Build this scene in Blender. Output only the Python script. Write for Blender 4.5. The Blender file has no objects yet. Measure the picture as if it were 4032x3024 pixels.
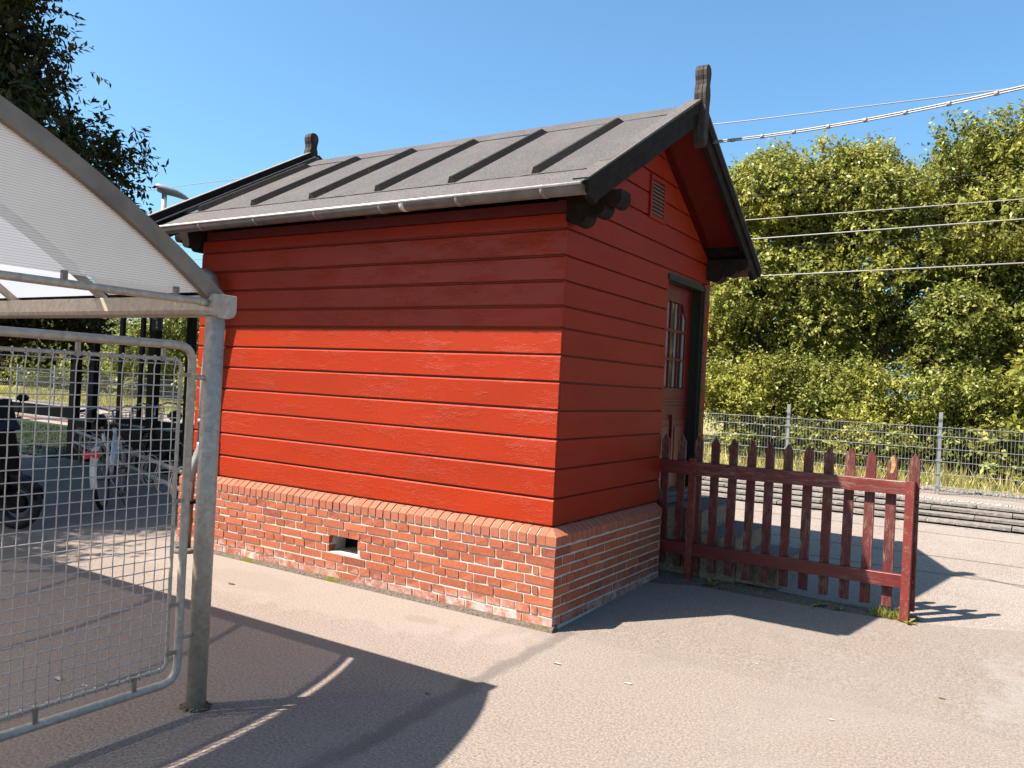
import bpy, bmesh, math, random
import numpy as np
from mathutils import Vector, Matrix
random.seed(7); RNG = np.random.default_rng(11)
S = bpy.context.scene; COL = S.collection
PI = math.pi

# ------------------------------------------------------------------ camera, sky, sun, exposure
cd = bpy.data.cameras.new('camera'); cam = bpy.data.objects.new('camera', cd); COL.objects.link(cam)
yaw, pitch, roll = 0.5617, 0.0018, 0.0492
fw = Vector((-math.sin(yaw)*math.cos(pitch), math.cos(yaw)*math.cos(pitch), math.sin(pitch)))
rt = Vector((math.cos(yaw), math.sin(yaw), 0)); up = rt.cross(fw)
r2 = rt*math.cos(roll) + up*math.sin(roll); u2 = up*math.cos(roll) - rt*math.sin(roll)
cam.matrix_world = Matrix(((r2.x, u2.x, -fw.x, 2.6589), (r2.y, u2.y, -fw.y, -4.8244), (r2.z, u2.z, -fw.z, 1.6), (0, 0, 0, 1)))
cd.sensor_width = 36; cd.lens = 3189.26/4032*36; cd.clip_end = 3000; cd.clip_start = 0.05
S.camera = cam
SUNV = Vector((-0.4667, -0.5474, 1.0)).normalized()
w = bpy.data.worlds.new('World'); S.world = w; w.use_nodes = True
wn = w.node_tree; bg = wn.nodes['Background']
sky = wn.nodes.new('ShaderNodeTexSky'); sky.sky_type = 'NISHITA'; sky.sun_disc = False
sky.sun_elevation = math.asin(SUNV.z); sky.sun_rotation = math.atan2(SUNV.x, SUNV.y)
sky.air_density = 1.0; sky.dust_density = 2.0; sky.ozone_density = 1.5; sky.altitude = 0
tint = wn.nodes.new('ShaderNodeMix'); tint.data_type = 'RGBA'; tint.blend_type = 'MULTIPLY'; tint.inputs[0].default_value = 1
tint.inputs[7].default_value = (.78, 1.16, 1.32, 1)
wn.links.new(sky.outputs[0], tint.inputs[6]); wn.links.new(tint.outputs[2], bg.inputs[0]); bg.inputs[1].default_value = 0.060
sd = bpy.data.lights.new('sun', 'SUN'); sd.energy = 5.0; sd.angle = math.radians(0.53); sd.color = (1.0, 0.92, 0.83)
so = bpy.data.objects.new('sun', sd); COL.objects.link(so)
so.rotation_euler = SUNV.to_track_quat('Z', 'Y').to_euler(); so.location = (0, 0, 30)
S.view_settings.view_transform = 'Standard'; S.view_settings.look = 'None'
S.view_settings.exposure = 1.65; S.view_settings.gamma = 1; S.view_settings.use_curve_mapping = False
S.cycles.max_bounces = 8; S.cycles.transparent_max_bounces = 24
S.cycles.diffuse_bounces = 3; S.cycles.glossy_bounces = 3

# ------------------------------------------------------------------ node helpers
class NT:
    def __init__(s, name):
        s.m = bpy.data.materials.new(name); s.m.use_nodes = True; s.t = s.m.node_tree
        s.b = s.t.nodes['Principled BSDF']; s.out = s.t.nodes['Material Output']
        s.pos = s.n('ShaderNodeNewGeometry').outputs['Position']
    def n(s, ty, **k):
        x = s.t.nodes.new(ty)
        for a, v in k.items(): setattr(x, a, v)
        return x
    def l(s, a, b): s.t.links.new(a, b)
    def obj(s): return s.n('ShaderNodeTexCoord').outputs['Object']
    def mp(s, src=None, scale=(1, 1, 1), loc=(0, 0, 0), rot=(0, 0, 0)):
        x = s.n('ShaderNodeMapping'); s.l(src or s.pos, x.inputs[0])
        x.inputs[1].default_value = loc; x.inputs[2].default_value = rot; x.inputs[3].default_value = scale
        return x.outputs[0]
    def noise(s, scale=5, detail=4, src=None, rough=.55, dist=0, col=False):
        x = s.n('ShaderNodeTexNoise'); s.l(src or s.pos, x.inputs['Vector'])
        x.inputs['Scale'].default_value = scale; x.inputs['Detail'].default_value = detail
        x.inputs['Roughness'].default_value = rough; x.inputs['Distortion'].default_value = dist
        return x.outputs['Color' if col else 'Fac']
    def vor(s, scale=5, src=None, feature='F1', out='Distance'):
        x = s.n('ShaderNodeTexVoronoi', feature=feature); s.l(src or s.pos, x.inputs['Vector'])
        x.inputs['Scale'].default_value = scale
        return x.outputs[out]
    def ramp(s, fac, a, b, ca=(0, 0, 0), cb=(1, 1, 1)):
        x = s.n('ShaderNodeValToRGB'); s.l(fac, x.inputs[0]); e = x.color_ramp.elements
        e[0].position = a; e[1].position = b; e[0].color = (*ca, 1); e[1].color = (*cb, 1)
        return x.outputs[0]
    def mix(s, fac, a, b, ty='MIX'):
        x = s.n('ShaderNodeMix', data_type='RGBA', blend_type=ty)
        for i, v in ((0, fac), (6, a), (7, b)):
            if hasattr(v, 'is_linked'): s.l(v, x.inputs[i])
            else: x.inputs[i].default_value = v if i == 0 else (*v, 1)
        return x.outputs[2]
    def math(s, op, a, b=0.0, c=0.0):
        x = s.n('ShaderNodeMath', operation=op)
        for i, v in enumerate((a, b, c)):
            if hasattr(v, 'is_linked'): s.l(v, x.inputs[i])
            else: x.inputs[i].default_value = v
        return x.outputs[0]
    def bump(s, h, dist=.01, strength=1, prev=None):
        x = s.n('ShaderNodeBump'); s.l(h, x.inputs['Height']); x.inputs['Distance'].default_value = dist
        x.inputs['Strength'].default_value = strength
        if prev is not None: s.l(prev, x.inputs['Normal'])
        return x.outputs[0]
    def fin(s, col=None, rough=.6, nrm=None, metal=0, spec=.5):
        b = s.b
        if col is not None:
            if hasattr(col, 'is_linked'): s.l(col, b.inputs['Base Color'])
            else: b.inputs['Base Color'].default_value = (*col, 1)
        if hasattr(rough, 'is_linked'): s.l(rough, b.inputs['Roughness'])
        else: b.inputs['Roughness'].default_value = rough
        if nrm is not None: s.l(nrm, b.inputs['Normal'])
        b.inputs['Metallic'].default_value = metal; b.inputs['Specular IOR Level'].default_value = spec
        return s.m
    def rnd(s): return s.n('ShaderNodeObjectInfo').outputs['Random']

def plain(name, col, rough=.6, metal=0, var=.18, scale=12, bump=0.0, spec=.5):
    t = NT(name); nz = t.noise(scale, 5)
    c2 = tuple(min(1, c*(1+var)) for c in col); c1 = tuple(c*(1-var) for c in col)
    return t.fin(t.ramp(nz, .3, .7, c1, c2), rough, t.bump(nz, bump, .6) if bump else None, metal, spec)

M = {}
def paint(name, along, base, flake=1.0, rough=.38, dirt=True, spec=.22):
    """cracked, weathered red gloss paint; 'along' = axis of the grain"""
    t = NT(name)
    sc = {'x': (1, 9, 9), 'y': (9, 1, 9), 'z': (9, 9, 1)}[along]
    sf = {'x': (1, 3.0, 3.0), 'y': (3.0, 1, 3.0), 'z': (3.0, 3.0, 1)}[along]
    v = t.mp(scale=sc); vf = t.mp(scale=sf)
    grain = t.noise(14, 6, v, .65)
    big = t.noise(1.1, 3, t.mp(scale=(1, 1, 2.5)))
    rnd = t.rnd()
    warp = t.mix(.09, vf, t.noise(9, 4, vf, .6, 0, True), 'ADD')
    cells = t.vor(24, warp, 'DISTANCE_TO_EDGE')
    crack = t.ramp(cells, .0, .10, (0, 0, 0), (1, 1, 1))
    mask = t.ramp(t.noise(2.2, 7, t.mp(scale=sf, loc=(3.1, 1, 2)), .8), .50, .66)
    flk = t.math('MULTIPLY', t.math('SUBTRACT', 1.0, crack), mask)
    lift = t.noise(38, 4, vf, .7)
    h = t.math('ADD', t.math('MULTIPLY', flk, .40), t.math('MULTIPLY', t.math('MULTIPLY', lift, mask), 1.0))
    c = t.ramp(big, .3, .7, tuple(x*.88 for x in base), tuple(min(1, x*1.10) for x in base))
    c = t.mix(t.math('MULTIPLY', rnd, .14), c, (base[0]*1.12, base[1]*2.2, base[2]*2.4))
    c = t.mix(t.math('MULTIPLY', t.ramp(t.math('FRACT', t.math('MULTIPLY', rnd, 7.3)), .3, 1.), .25), c, (base[0]*.62, base[1]*.5, base[2]*.6))
    c = t.mix(t.math('MULTIPLY', mask, .06), c, (base[0]*1.1, base[1]*2.6, base[2]*3.0))
    if dirt:
        pit = t.ramp(t.noise(30, 3, t.mp(scale={'x': (1, 7, 7), 'y': (7, 1, 7), 'z': (7, 7, 1)}[along])), .66, .72)
        c = t.mix(t.math('MULTIPLY', pit, .55), c, (base[0]*.35, base[1]*.5, base[2]*.5))
    n1 = t.bump(grain, .0022, .5); n2 = t.bump(h, .0042*flake, .85, n1)
    rg = t.math('ADD', rough, t.math('MULTIPLY', mask, .12))
    return t.fin(c, rg, n2, 0, spec)
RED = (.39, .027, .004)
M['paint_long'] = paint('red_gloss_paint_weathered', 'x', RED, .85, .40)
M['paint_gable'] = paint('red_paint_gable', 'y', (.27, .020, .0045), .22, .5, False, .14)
M['paint_plain'] = plain('red_paint_plain', (.22, .014, .006), .5)
M['paint_door'] = plain('red_door_paint', (.24, .015, .008), .35, var=.12)
def worn_fence():
    t = NT('worn_dark_red_fence_paint'); g = t.mp(src=t.obj(), scale=(9, 9, 1.1))
    rings = t.noise(7, 7, g, .7, 1.2); m = t.ramp(t.noise(2.6, 6, t.mp(src=t.pos, scale=(2.5, 1.5, .9)), .75), .40, .58)
    mm = t.math('MULTIPLY', t.ramp(rings, .47, .60), m)
    wood = t.ramp(rings, .3, .7, (.16, .085, .055), (.34, .235, .175))
    c = t.mix(mm, t.ramp(t.noise(6, 3), .3, .7, (.115, .012, .009), (.19, .019, .015)), wood)
    return t.fin(c, .62, t.bump(rings, .003, .7), 0, .4)
M['fence'] = worn_fence()
def worn_rail():
    t = NT('worn_dark_red_rail_paint'); g = t.mp(src=t.obj(), scale=(1.1, 9, 9))
    rings = t.noise(7, 7, g, .7, 1.2); m = t.ramp(t.math('ADD', t.noise(2.0, 6, t.mp(src=t.pos, scale=(1., 1.5, 6)), .75), t.ramp(t.math('FRACT', t.rnd()), 0, 1, (0, 0, 0), (.12, .12, .12))), .50, .66)
    mm = t.math('MULTIPLY', t.ramp(rings, .47, .60), m)
    wood = t.ramp(rings, .3, .7, (.16, .085, .055), (.36, .25, .19))
    c = t.mix(mm, t.ramp(t.noise(6, 3), .3, .7, (.16, .013, .010), (.25, .022, .016)), wood)
    return t.fin(c, .5, t.bump(rings, .003, .7), 0, .5)
M['rail'] = worn_rail()
def rusty_post():
    t = NT('rusty_red_painted_steel'); r = t.ramp(t.noise(26, 6, rough=.75), .52, .62)
    c = t.mix(r, t.ramp(t.noise(5, 3), .3, .7, (.23, .022, .018), (.31, .034, .024)), (.30, .11, .05))
    return t.fin(c, .5, t.bump(r, .0015, .7), 0, .5)
M['rust'] = rusty_post()
M['splinter'] = plain('bare_splintered_wood', (.62, .34, .12), .7, var=.35, scale=40)
def brick_mat():
    t = NT('red_brick_clay'); rnd = t.rnd()
    c = t.ramp(rnd, 0, 1, (.38, .086, .034), (.52, .142, .058))
    c = t.mix(t.ramp(t.math('FRACT', t.math('MULTIPLY', rnd, 9.7)), .88, .97), c, (.30, .066, .034))
    c = t.mix(t.math('MULTIPLY', t.ramp(t.noise(40, 4), .35, .75), .35), c, (.62, .27, .17))
    z = t.n('ShaderNodeSeparateXYZ'); t.l(t.pos, z.inputs[0])
    low = t.ramp(t.math('ADD', z.outputs[2], t.math('MULTIPLY', t.noise(2.3, 3), .18)), .13, .21, (1, 1, 1), (0, 0, 0))
    sal = t.ramp(t.noise(9, 6, rough=.75), .42, .62)
    mid = t.ramp(t.noise(1.0, 1, t.mp(scale=(.9, .9, .2), loc=(.35, 0, 0))), .38, .56)
    c = t.mix(t.math('MULTIPLY', t.math('MULTIPLY', low, sal), t.math('ADD', .35, t.math('MULTIPLY', mid, .65))), c, (.74, .66, .60))
    return t.fin(c, .85, t.bump(t.noise(70, 5), .0025, .8), 0, .25)
M['brick'] = brick_mat()
def cap_mat():
    t = NT('orange_coping_clay'); c = t.ramp(t.rnd(), 0, 1, (.46, .125, .062), (.55, .17, .088))
    c = t.mix(t.math('MULTIPLY', t.noise(25, 5), .3), c, (.66, .33, .22))
    return t.fin(c, .85, t.bump(t.noise(80, 4), .002, .7), 0, .25)
M['cap'] = cap_mat()
M['mortar'] = plain('pale_lime_mortar', (.78, .69, .60), .95, var=.12, scale=30, bump=.006, spec=.2)
def felt(name, col, seed=0):
    t = NT(name); g = t.ramp(t.noise(70, 3, rough=.9), .36, .64); b = t.noise(2.2, 4, t.mp(loc=(seed, 0, 0)))
    c = t.mix(g, t.ramp(b, .3, .7, tuple(x*.42 for x in col), tuple(x*.62 for x in col)), tuple(x*1.85 for x in col))
    s = t.ramp(t.noise(4, 6, t.mp(scale=(1, .35, 1)), .75), .50, .70)
    c = t.mix(t.math('MULTIPLY', s, .45), c, (.24, .20, .165))
    return t.fin(c, .9, t.bump(g, .004, .8), 0, .3)
M['felt'] = felt('grey_granule_roof_felt', (.126, .113, .111))
M['felt2'] = felt('pale_granule_roof_felt', (.155, .138, .132), 4)
def batten_mat():
    t = NT('dark_felt_roll_with_lichen'); c = t.ramp(t.noise(90, 3), .3, .7, (.014, .010, .008), (.06, .046, .038))
    y = t.math('MULTIPLY', t.ramp(t.noise(55, 4, rough=.8), .60, .66), t.ramp(t.noise(2.5, 2), .45, .6))
    c = t.mix(y, c, (.42, .20, .02)); return t.fin(c, .9, t.bump(t.noise(120, 3), .004, .8), 0, .3)
M['batten'] = batten_mat()
M['black'] = plain('black_tarred_board', (.036, .025, .019), .7, var=.4, scale=8, bump=.002, spec=.08)
M['finial'] = plain('weathered_black_finial', (.085, .066, .053), .8, var=.5, scale=14, bump=.003, spec=.2)
M['green'] = plain('dark_green_frame_paint', (.035, .040, .026), .5, var=.3, scale=20, spec=.2)
M['slat'] = plain('faded_vent_slat', (.42, .20, .14), .6)
M['zinc'] = plain('weathered_zinc_gutter', (.13, .105, .09), .42, .25, .25, 9)
M['zinc_lip'] = plain('bare_zinc_lip', (.60, .54, .48), .45, .2, .2, 20)
M['clip'] = plain('dull_zinc_strap', (.40, .33, .27), .5, .2, .3, 30)
def galv():
    t = NT('galvanised_steel'); sp = t.vor(45, t.mix(.05, t.pos, t.noise(12, 3, col=True), 'ADD'), out='Color')
    v = t.math('MULTIPLY', sp, 1.0); c = t.ramp(v, 0, 1, (.26, .205, .16), (.38, .315, .255))
    st = t.ramp(t.noise(3, 5, t.mp(scale=(3, 3, .5)), .7), .50, .72)
    c = t.mix(t.math('MULTIPLY', st, .45), c, (.30, .235, .155))
    dk = t.ramp(t.noise(7, 6, t.mp(scale=(2, 2, .6)), .75), .60, .75)
    c = t.mix(t.math('MULTIPLY', dk, .4), c, (.13, .11, .10))
    return t.fin(c, .48, t.bump(t.noise(60, 4), .001, .5), .12, .5)
M['galv'] = galv()
M['galv_brown'] = plain('brownish_galvanised_arch', (.20, .155, .12), .5, .3, .25, 6)
M['wire'] = plain('galvanised_wire', (.40, .36, .33), .45, .4, .2, 30)
M['tan'] = plain('brass_coloured_clamp', (.48, .38, .28), .45, .4, .2, 40)
M['downpipe'] = plain('pale_grey_downpipe', (.42, .40, .39), .4, .3, .15, 10)
M['downpipe_low'] = plain('pinkish_steel_pipe', (.36, .25, .21), .4, .5, .2, 10)

def asphalt():
    t = NT('worn_asphalt')
    fine = t.noise(68, 3, rough=.9); mid = t.noise(26, 4, rough=.7); big = t.noise(.8, 4, rough=.6)
    c = t.ramp(fine, .38, .64, (.150, .112, .090), (.43, .355, .30))
    c = t.mix(t.math('MULTIPLY', mid, .25), c, (.28, .215, .17))
    c = t.mix(t.math('MULTIPLY', t.ramp(big, .35, .7), .40), c, (.34, .29, .245))
    st = t.ramp(t.vor(70, out='Distance'), .10, .16, (1, 1, 1), (0, 0, 0))
    c = t.mix(t.math('MULTIPLY', st, t.ramp(t.noise(9, 2), .52, .6)), c, (.48, .44, .40))
    # patch seam: dark joint running from the hut corner, plus a damp stain
    sep = t.n('ShaderNodeSeparateXYZ'); t.l(t.pos, sep.inputs[0]); X, Y = sep.outputs[0], sep.outputs[1]
    wob = t.math('MULTIPLY', t.math('SUBTRACT', t.noise(5, 4), .5), .14)
    dx = t.math('ABSOLUTE', t.math('SUBTRACT', t.math('ADD', X, wob), t.math('ADD', .16, t.math('MULTIPLY', Y, -.035))))
    seam = t.math('MULTIPLY', t.ramp(dx, .03, .075, (1, 1, 1), (0, 0, 0)), t.ramp(Y, .02, .03, (1, 1, 1), (0, 0, 0)))
    c = t.mix(t.math('MULTIPLY', seam, .55), c, (.12, .10, .092))
    def blob(px, py, r, amt, col, sx=1., sy=1.):
        nonlocal c
        d = t.n('ShaderNodeVectorMath', operation='LENGTH')
        t.l(t.mp(loc=(-px*sx, -py*sy, 0), scale=(sx, sy, 0)), d.inputs[0])
        dd = t.math('ADD', d.outputs['Value'], t.math('MULTIPLY', t.math('SUBTRACT', t.noise(6, 4), .5), r*1.1))
        c = t.mix(t.math('MULTIPLY', t.ramp(dd, r*.8, r, (1, 1, 1), (0, 0, 0)), amt), c, col)
    blob(-.74, -.42, .13, .5, (.20, .135, .095), .8, 1.6)
    blob(-2.5, -.5, .30, .3, (.20, .155, .12), .5, 1.2)
    blob(-2.1, -.35, .9, .25, (.42, .37, .32), .4, 1.6)
    blob(3.4, .6, .8, .30, (.42, .40, .37), .9, .6)
    drk = t.ramp(t.noise(1.7, 5, rough=.65), .52, .72)
    c = t.mix(t.math('MULTIPLY', drk, .22), c, (.19, .155, .13))
    pale = t.ramp(t.math('ADD', Y, t.math('MULTIPLY', t.noise(12, 4), .12)), -.09, -.02)
    c = t.mix(t.math('MULTIPLY', pale, .15), c, (.16, .13, .11))
    n = t.bump(fine, .006, .8); n = t.bump(mid, .006, .4, n)
    return t.fin(c, .88, n, 0, .25)
M['asphalt'] = asphalt()
def platform_mat():
    t = NT('exposed_aggregate_paving'); v = t.vor(85, out='Color'); d = t.vor(85)
    c = t.ramp(v, 0, 1, (.38, .29, .22), (.68, .57, .46))
    c = t.mix(t.ramp(d, .3, .55), c, (.30, .25, .22))
    sep = t.n('ShaderNodeSeparateXYZ'); t.l(t.pos, sep.inputs[0]); X, Y = sep.outputs[0], sep.outputs[1]
    for y0, sl in ((4.35, .02), (3.55, .02), (5.75, .0)):
        k = t.math('ABSOLUTE', t.math('SUBTRACT', Y, t.math('ADD', y0, t.math('MULTIPLY', X, sl))))
        c = t.mix(t.math('MULTIPLY', t.ramp(k, .012, .03, (1, 1, 1), (0, 0, 0)), .8), c, (.10, .075, .06))
    c = t.mix(t.math('MULTIPLY', t.ramp(t.noise(1.3, 4), .4, .7), .3), c, (.50, .42, .36))
    return t.fin(c, .9, t.bump(d, .006, .7), 0, .25)
M['platform'] = platform_mat()
def soil_mat():
    t = NT('gritty_soil_with_moss'); c = t.ramp(t.noise(60, 5, rough=.8), .3, .75, (.06, .045, .034), (.30, .24, .19))
    c = t.mix(t.ramp(t.noise(6, 5, rough=.7), .56, .64), c, (.13, .12, .015))
    return t.fin(c, .95, t.bump(t.noise(60, 5), .015, 1), 0, .2)
M['soil'] = soil_mat()
M['gravel'] = plain('pale_ballast_stone', (.50, .46, .42), .9, var=.35, scale=6)
M['dark_gravel'] = plain('track_gravel', (.33, .29, .25), .95, var=.45, scale=14, bump=.02)
def grassland():
    t = NT('dry_grass_ground'); c = t.ramp(t.noise(5, 5, rough=.7), .35, .65, (.10, .11, .025), (.42, .34, .14))
    return t.fin(c, .95, t.bump(t.noise(30, 4), .03, 1), 0, .2)
M['grassland'] = grassland()
def block_mat():
    t = NT('lichened_concrete_edging'); c = t.ramp(t.noise(18, 6, rough=.8), .35, .65, (.17, .14, .12), (.46, .41, .36))
    c = t.mix(t.math('MULTIPLY', t.rnd(), .25), c, (.22, .18, .15))
    c = t.mix(t.ramp(t.vor(22), .10, .2, (1, 1, 1), (0, 0, 0)), c, (.68, .63, .57))
    return t.fin(c, .9, t.bump(t.noise(40, 4), .006, .8), 0, .25)
M['block'] = block_mat()
M['darkgap'] = plain('gap_shade_and_dark_wire', (.035, .028, .024), .95)  # near black painted for shade in gaps and hollows; thin dark wires share it
M['rusty_rail'] = plain('rusty_rail_steel', (.30, .11, .06), .6, .2, .3, 12)
M['step'] = plain('grey_step_concrete', (.20, .16, .13), .85, var=.2, scale=25, bump=.003)
M['step_side'] = plain('rough_tan_step_side', (.42, .30, .19), .95, var=.4, scale=35, bump=.02)
M['fence_steel'] = plain('pale_galvanised_fence_steel', (.42, .44, .44), .45, .3, .15, 10)
M['cable'] = plain('pale_cable_sheath', (.52, .50, .48), .5, 0, .15, 20)
M['lead'] = plain('overhead_wire_metal', (.42, .39, .36), .5, .1, .03, 1)
M['blackmetal'] = plain('black_powder_coated_steel', (.010, .007, .006), .6, 0, .3, 10, spec=.12)
M['darkpanel'] = plain('black_lower_panel', (.010, .007, .006), .6, 0, .3, 10, spec=.12)
M['greyp'] = plain('pale_grey_panel', (.34, .33, .34), .6)
M['rubber'] = plain('tyre_rubber', (.016, .014, .013), .7, 0, .3, 20)
M['chrome'] = plain('bright_steel', (.55, .54, .53), .25, .9, .1, 20)
M['white'] = plain('white_bicycle_paint', (.74, .68, .60), .35, 0, .08, 20)
M['redlens'] = plain('red_reflector', (.75, .015, .02), .2, 0, .1, 20)
M['darkplastic'] = plain('black_glossy_plastic', (.010, .008, .008), .42, 0, .3, 20, spec=.12)
M['plate'] = plain('white_sticker', (.62, .60, .62), .5)
M['navy'] = plain('dark_blue_sign_enamel', (.01, .018, .05), .4)
M['bark'] = plain('brown_bark', (.11, .075, .05), .95, 0, .4, 14, .03)
M['white_trim'] = plain('white_glazing_bead', (.34, .27, .25), .5)
M['lampgrey'] = plain('pale_lamp_casing', (.48, .50, .50), .4, .1, .1, 10)
M['litter'] = plain('pale_litter', (.60, .52, .40), .8)

def leafmat(name, a, b, trans=.35, rough=.45, yellow=None):
    t = NT(name); g = t.n('ShaderNodeNewGeometry').outputs['Random Per Island']
    c = t.ramp(g, .1, .9, a, b)
    if yellow:
        c = t.mix(t.math('MULTIPLY', t.ramp(t.noise(.55, 3), .45, .65), .7), c, yellow)
    t.fin(c, rough, None, 0, .22)
    tr = t.n('ShaderNodeBsdfTranslucent'); t.l(c, tr.inputs[0])
    mx = t.n('ShaderNodeMixShader'); mx.inputs[0].default_value = trans
    t.l(t.b.outputs[0], mx.inputs[1]); t.l(tr.outputs[0], mx.inputs[2]); t.l(mx.outputs[0], t.out.inputs[0])
    return t.m
M['leaf_sun'] = leafmat('yellow_green_leaves', (.085, .11, .018), (.38, .365, .085), .40, .38, (.31, .30, .05))
M['leaf_mid'] = leafmat('mid_green_leaves', (.075, .095, .016), (.30, .30, .070), .38, .38)
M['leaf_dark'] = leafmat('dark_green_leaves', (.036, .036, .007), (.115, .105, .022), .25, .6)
M['leaf_brown'] = leafmat('browning_leaves', (.22, .14, .055), (.38, .27, .13), .35, .6)
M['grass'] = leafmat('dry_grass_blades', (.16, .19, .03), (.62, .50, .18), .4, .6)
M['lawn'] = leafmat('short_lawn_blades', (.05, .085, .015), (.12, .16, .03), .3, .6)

def polycarb(name, tint, transp, gloss=.10, ribs=True, axis='z', tmix=.30):
    t = NT(name); t.t.nodes.remove(t.b)
    tr = t.n('ShaderNodeBsdfTransparent'); tr.inputs[0].default_value = (*transp, 1)
    tl = t.n('ShaderNodeBsdfTranslucent'); gl = t.n('ShaderNodeBsdfGlossy'); gl.inputs['Roughness'].default_value = .25
    df = t.n('ShaderNodeBsdfDiffuse')
    if ribs:
        sep = t.n('ShaderNodeSeparateXYZ'); t.l(t.pos, sep.inputs[0])
        k = t.math('PINGPONG', t.math('MULTIPLY', sep.outputs[{'x': 0, 'y': 1, 'z': 2}[axis]], 1/.0105), .5)
        rl = t.ramp(k, .06, .13, (.50, .46, .42), (1, 1, 1))
        col = t.mix(1.0, tint, rl, 'MULTIPLY')
        grime_blur = t.ramp(t.noise(2.2, 3), .42, .6)  # blotches painted for grime and for blurred reflections and shapes in the sheet
        col = t.mix(t.math('MULTIPLY', grime_blur, .34), col, tuple(x*.72 for x in tint))
        t.l(col, tl.inputs[0]); t.l(col, df.inputs[0])
        nb = t.bump(rl, .002, .6); t.l(nb, gl.inputs['Normal'])
    else:
        tl.inputs[0].default_value = (*tint, 1); df.inputs[0].default_value = (*tint, 1)
    m0 = t.n('ShaderNodeMixShader'); m0.inputs[0].default_value = .35; t.l(tl.outputs[0], m0.inputs[1]); t.l(df.outputs[0], m0.inputs[2])
    m1 = t.n('ShaderNodeMixShader'); m1.inputs[0].default_value = tmix; t.l(m0.outputs[0], m1.inputs[1]); t.l(tr.outputs[0], m1.inputs[2])
    m2 = t.n('ShaderNodeMixShader'); m2.inputs[0].default_value = gloss; t.l(m1.outputs[0], m2.inputs[1]); t.l(gl.outputs[0], m2.inputs[2])
    t.l(m2.outputs[0], t.out.inputs[0]); return t.m
M['poly_end'] = polycarb('ribbed_white_polycarbonate', (1.0, .97, .93), (.85, .84, .86), .05, tmix=.24)
M['poly_roof'] = polycarb('milky_roof_polycarbonate', (.80, .83, .88), (.92, .90, .90), .06, False, tmix=.12)
M['poly_roof_dirty'] = polycarb('dirtier_roof_polycarbonate', (.34, .33, .32), (.38, .38, .40), .06, False, tmix=.03)
def glass_mat():
    t = NT('dark_window_glass'); return t.fin((.02, .025, .022), .06, t.bump(t.noise(3, 2), .01, .35), 0, 1.0)
M['glass'] = glass_mat()

# real-world reflectances: the tables above are relative values, brought down together
KEEP = {'ribbed_white_polycarbonate': .9, 'milky_roof_polycarbonate': .85, 'dirtier_roof_polycarbonate': .7, 'white_bicycle_paint': .9, 'dark_window_glass': 1,
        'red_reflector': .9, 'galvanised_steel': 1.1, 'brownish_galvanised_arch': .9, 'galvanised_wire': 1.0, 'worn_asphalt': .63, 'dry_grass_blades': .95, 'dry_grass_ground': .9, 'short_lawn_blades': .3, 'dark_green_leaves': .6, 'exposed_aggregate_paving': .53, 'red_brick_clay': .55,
        'red_gloss_paint_weathered': .64, 'red_paint_gable': .84, 'yellow_green_leaves': .95, 'mid_green_leaves': .98, 'weathered_zinc_gutter': 1.0, 'bare_zinc_lip': .9, 'gritty_soil_with_moss': .6, 'white_sticker': .8, 'white_glazing_bead': .6}
def reflect_scale(m, k):
    t = m.node_tree
    for n in list(t.nodes):
        nm = {'BSDF_PRINCIPLED': 'Base Color', 'BSDF_TRANSLUCENT': 'Color', 'BSDF_DIFFUSE': 'Color'}.get(n.type)
        if not nm: continue
        i = n.inputs[nm]
        if i.is_linked:
            src = i.links[0].from_socket; x = t.nodes.new('ShaderNodeVectorMath'); x.operation = 'SCALE'
            x.inputs['Scale'].default_value = k; t.links.new(src, x.inputs[0]); t.links.new(x.outputs[0], i)
        else: i.default_value = tuple(c*k for c in i.default_value[:3])+(1,)
for m_ in M.values(): reflect_scale(m_, KEEP.get(m_.name, .5))

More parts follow.
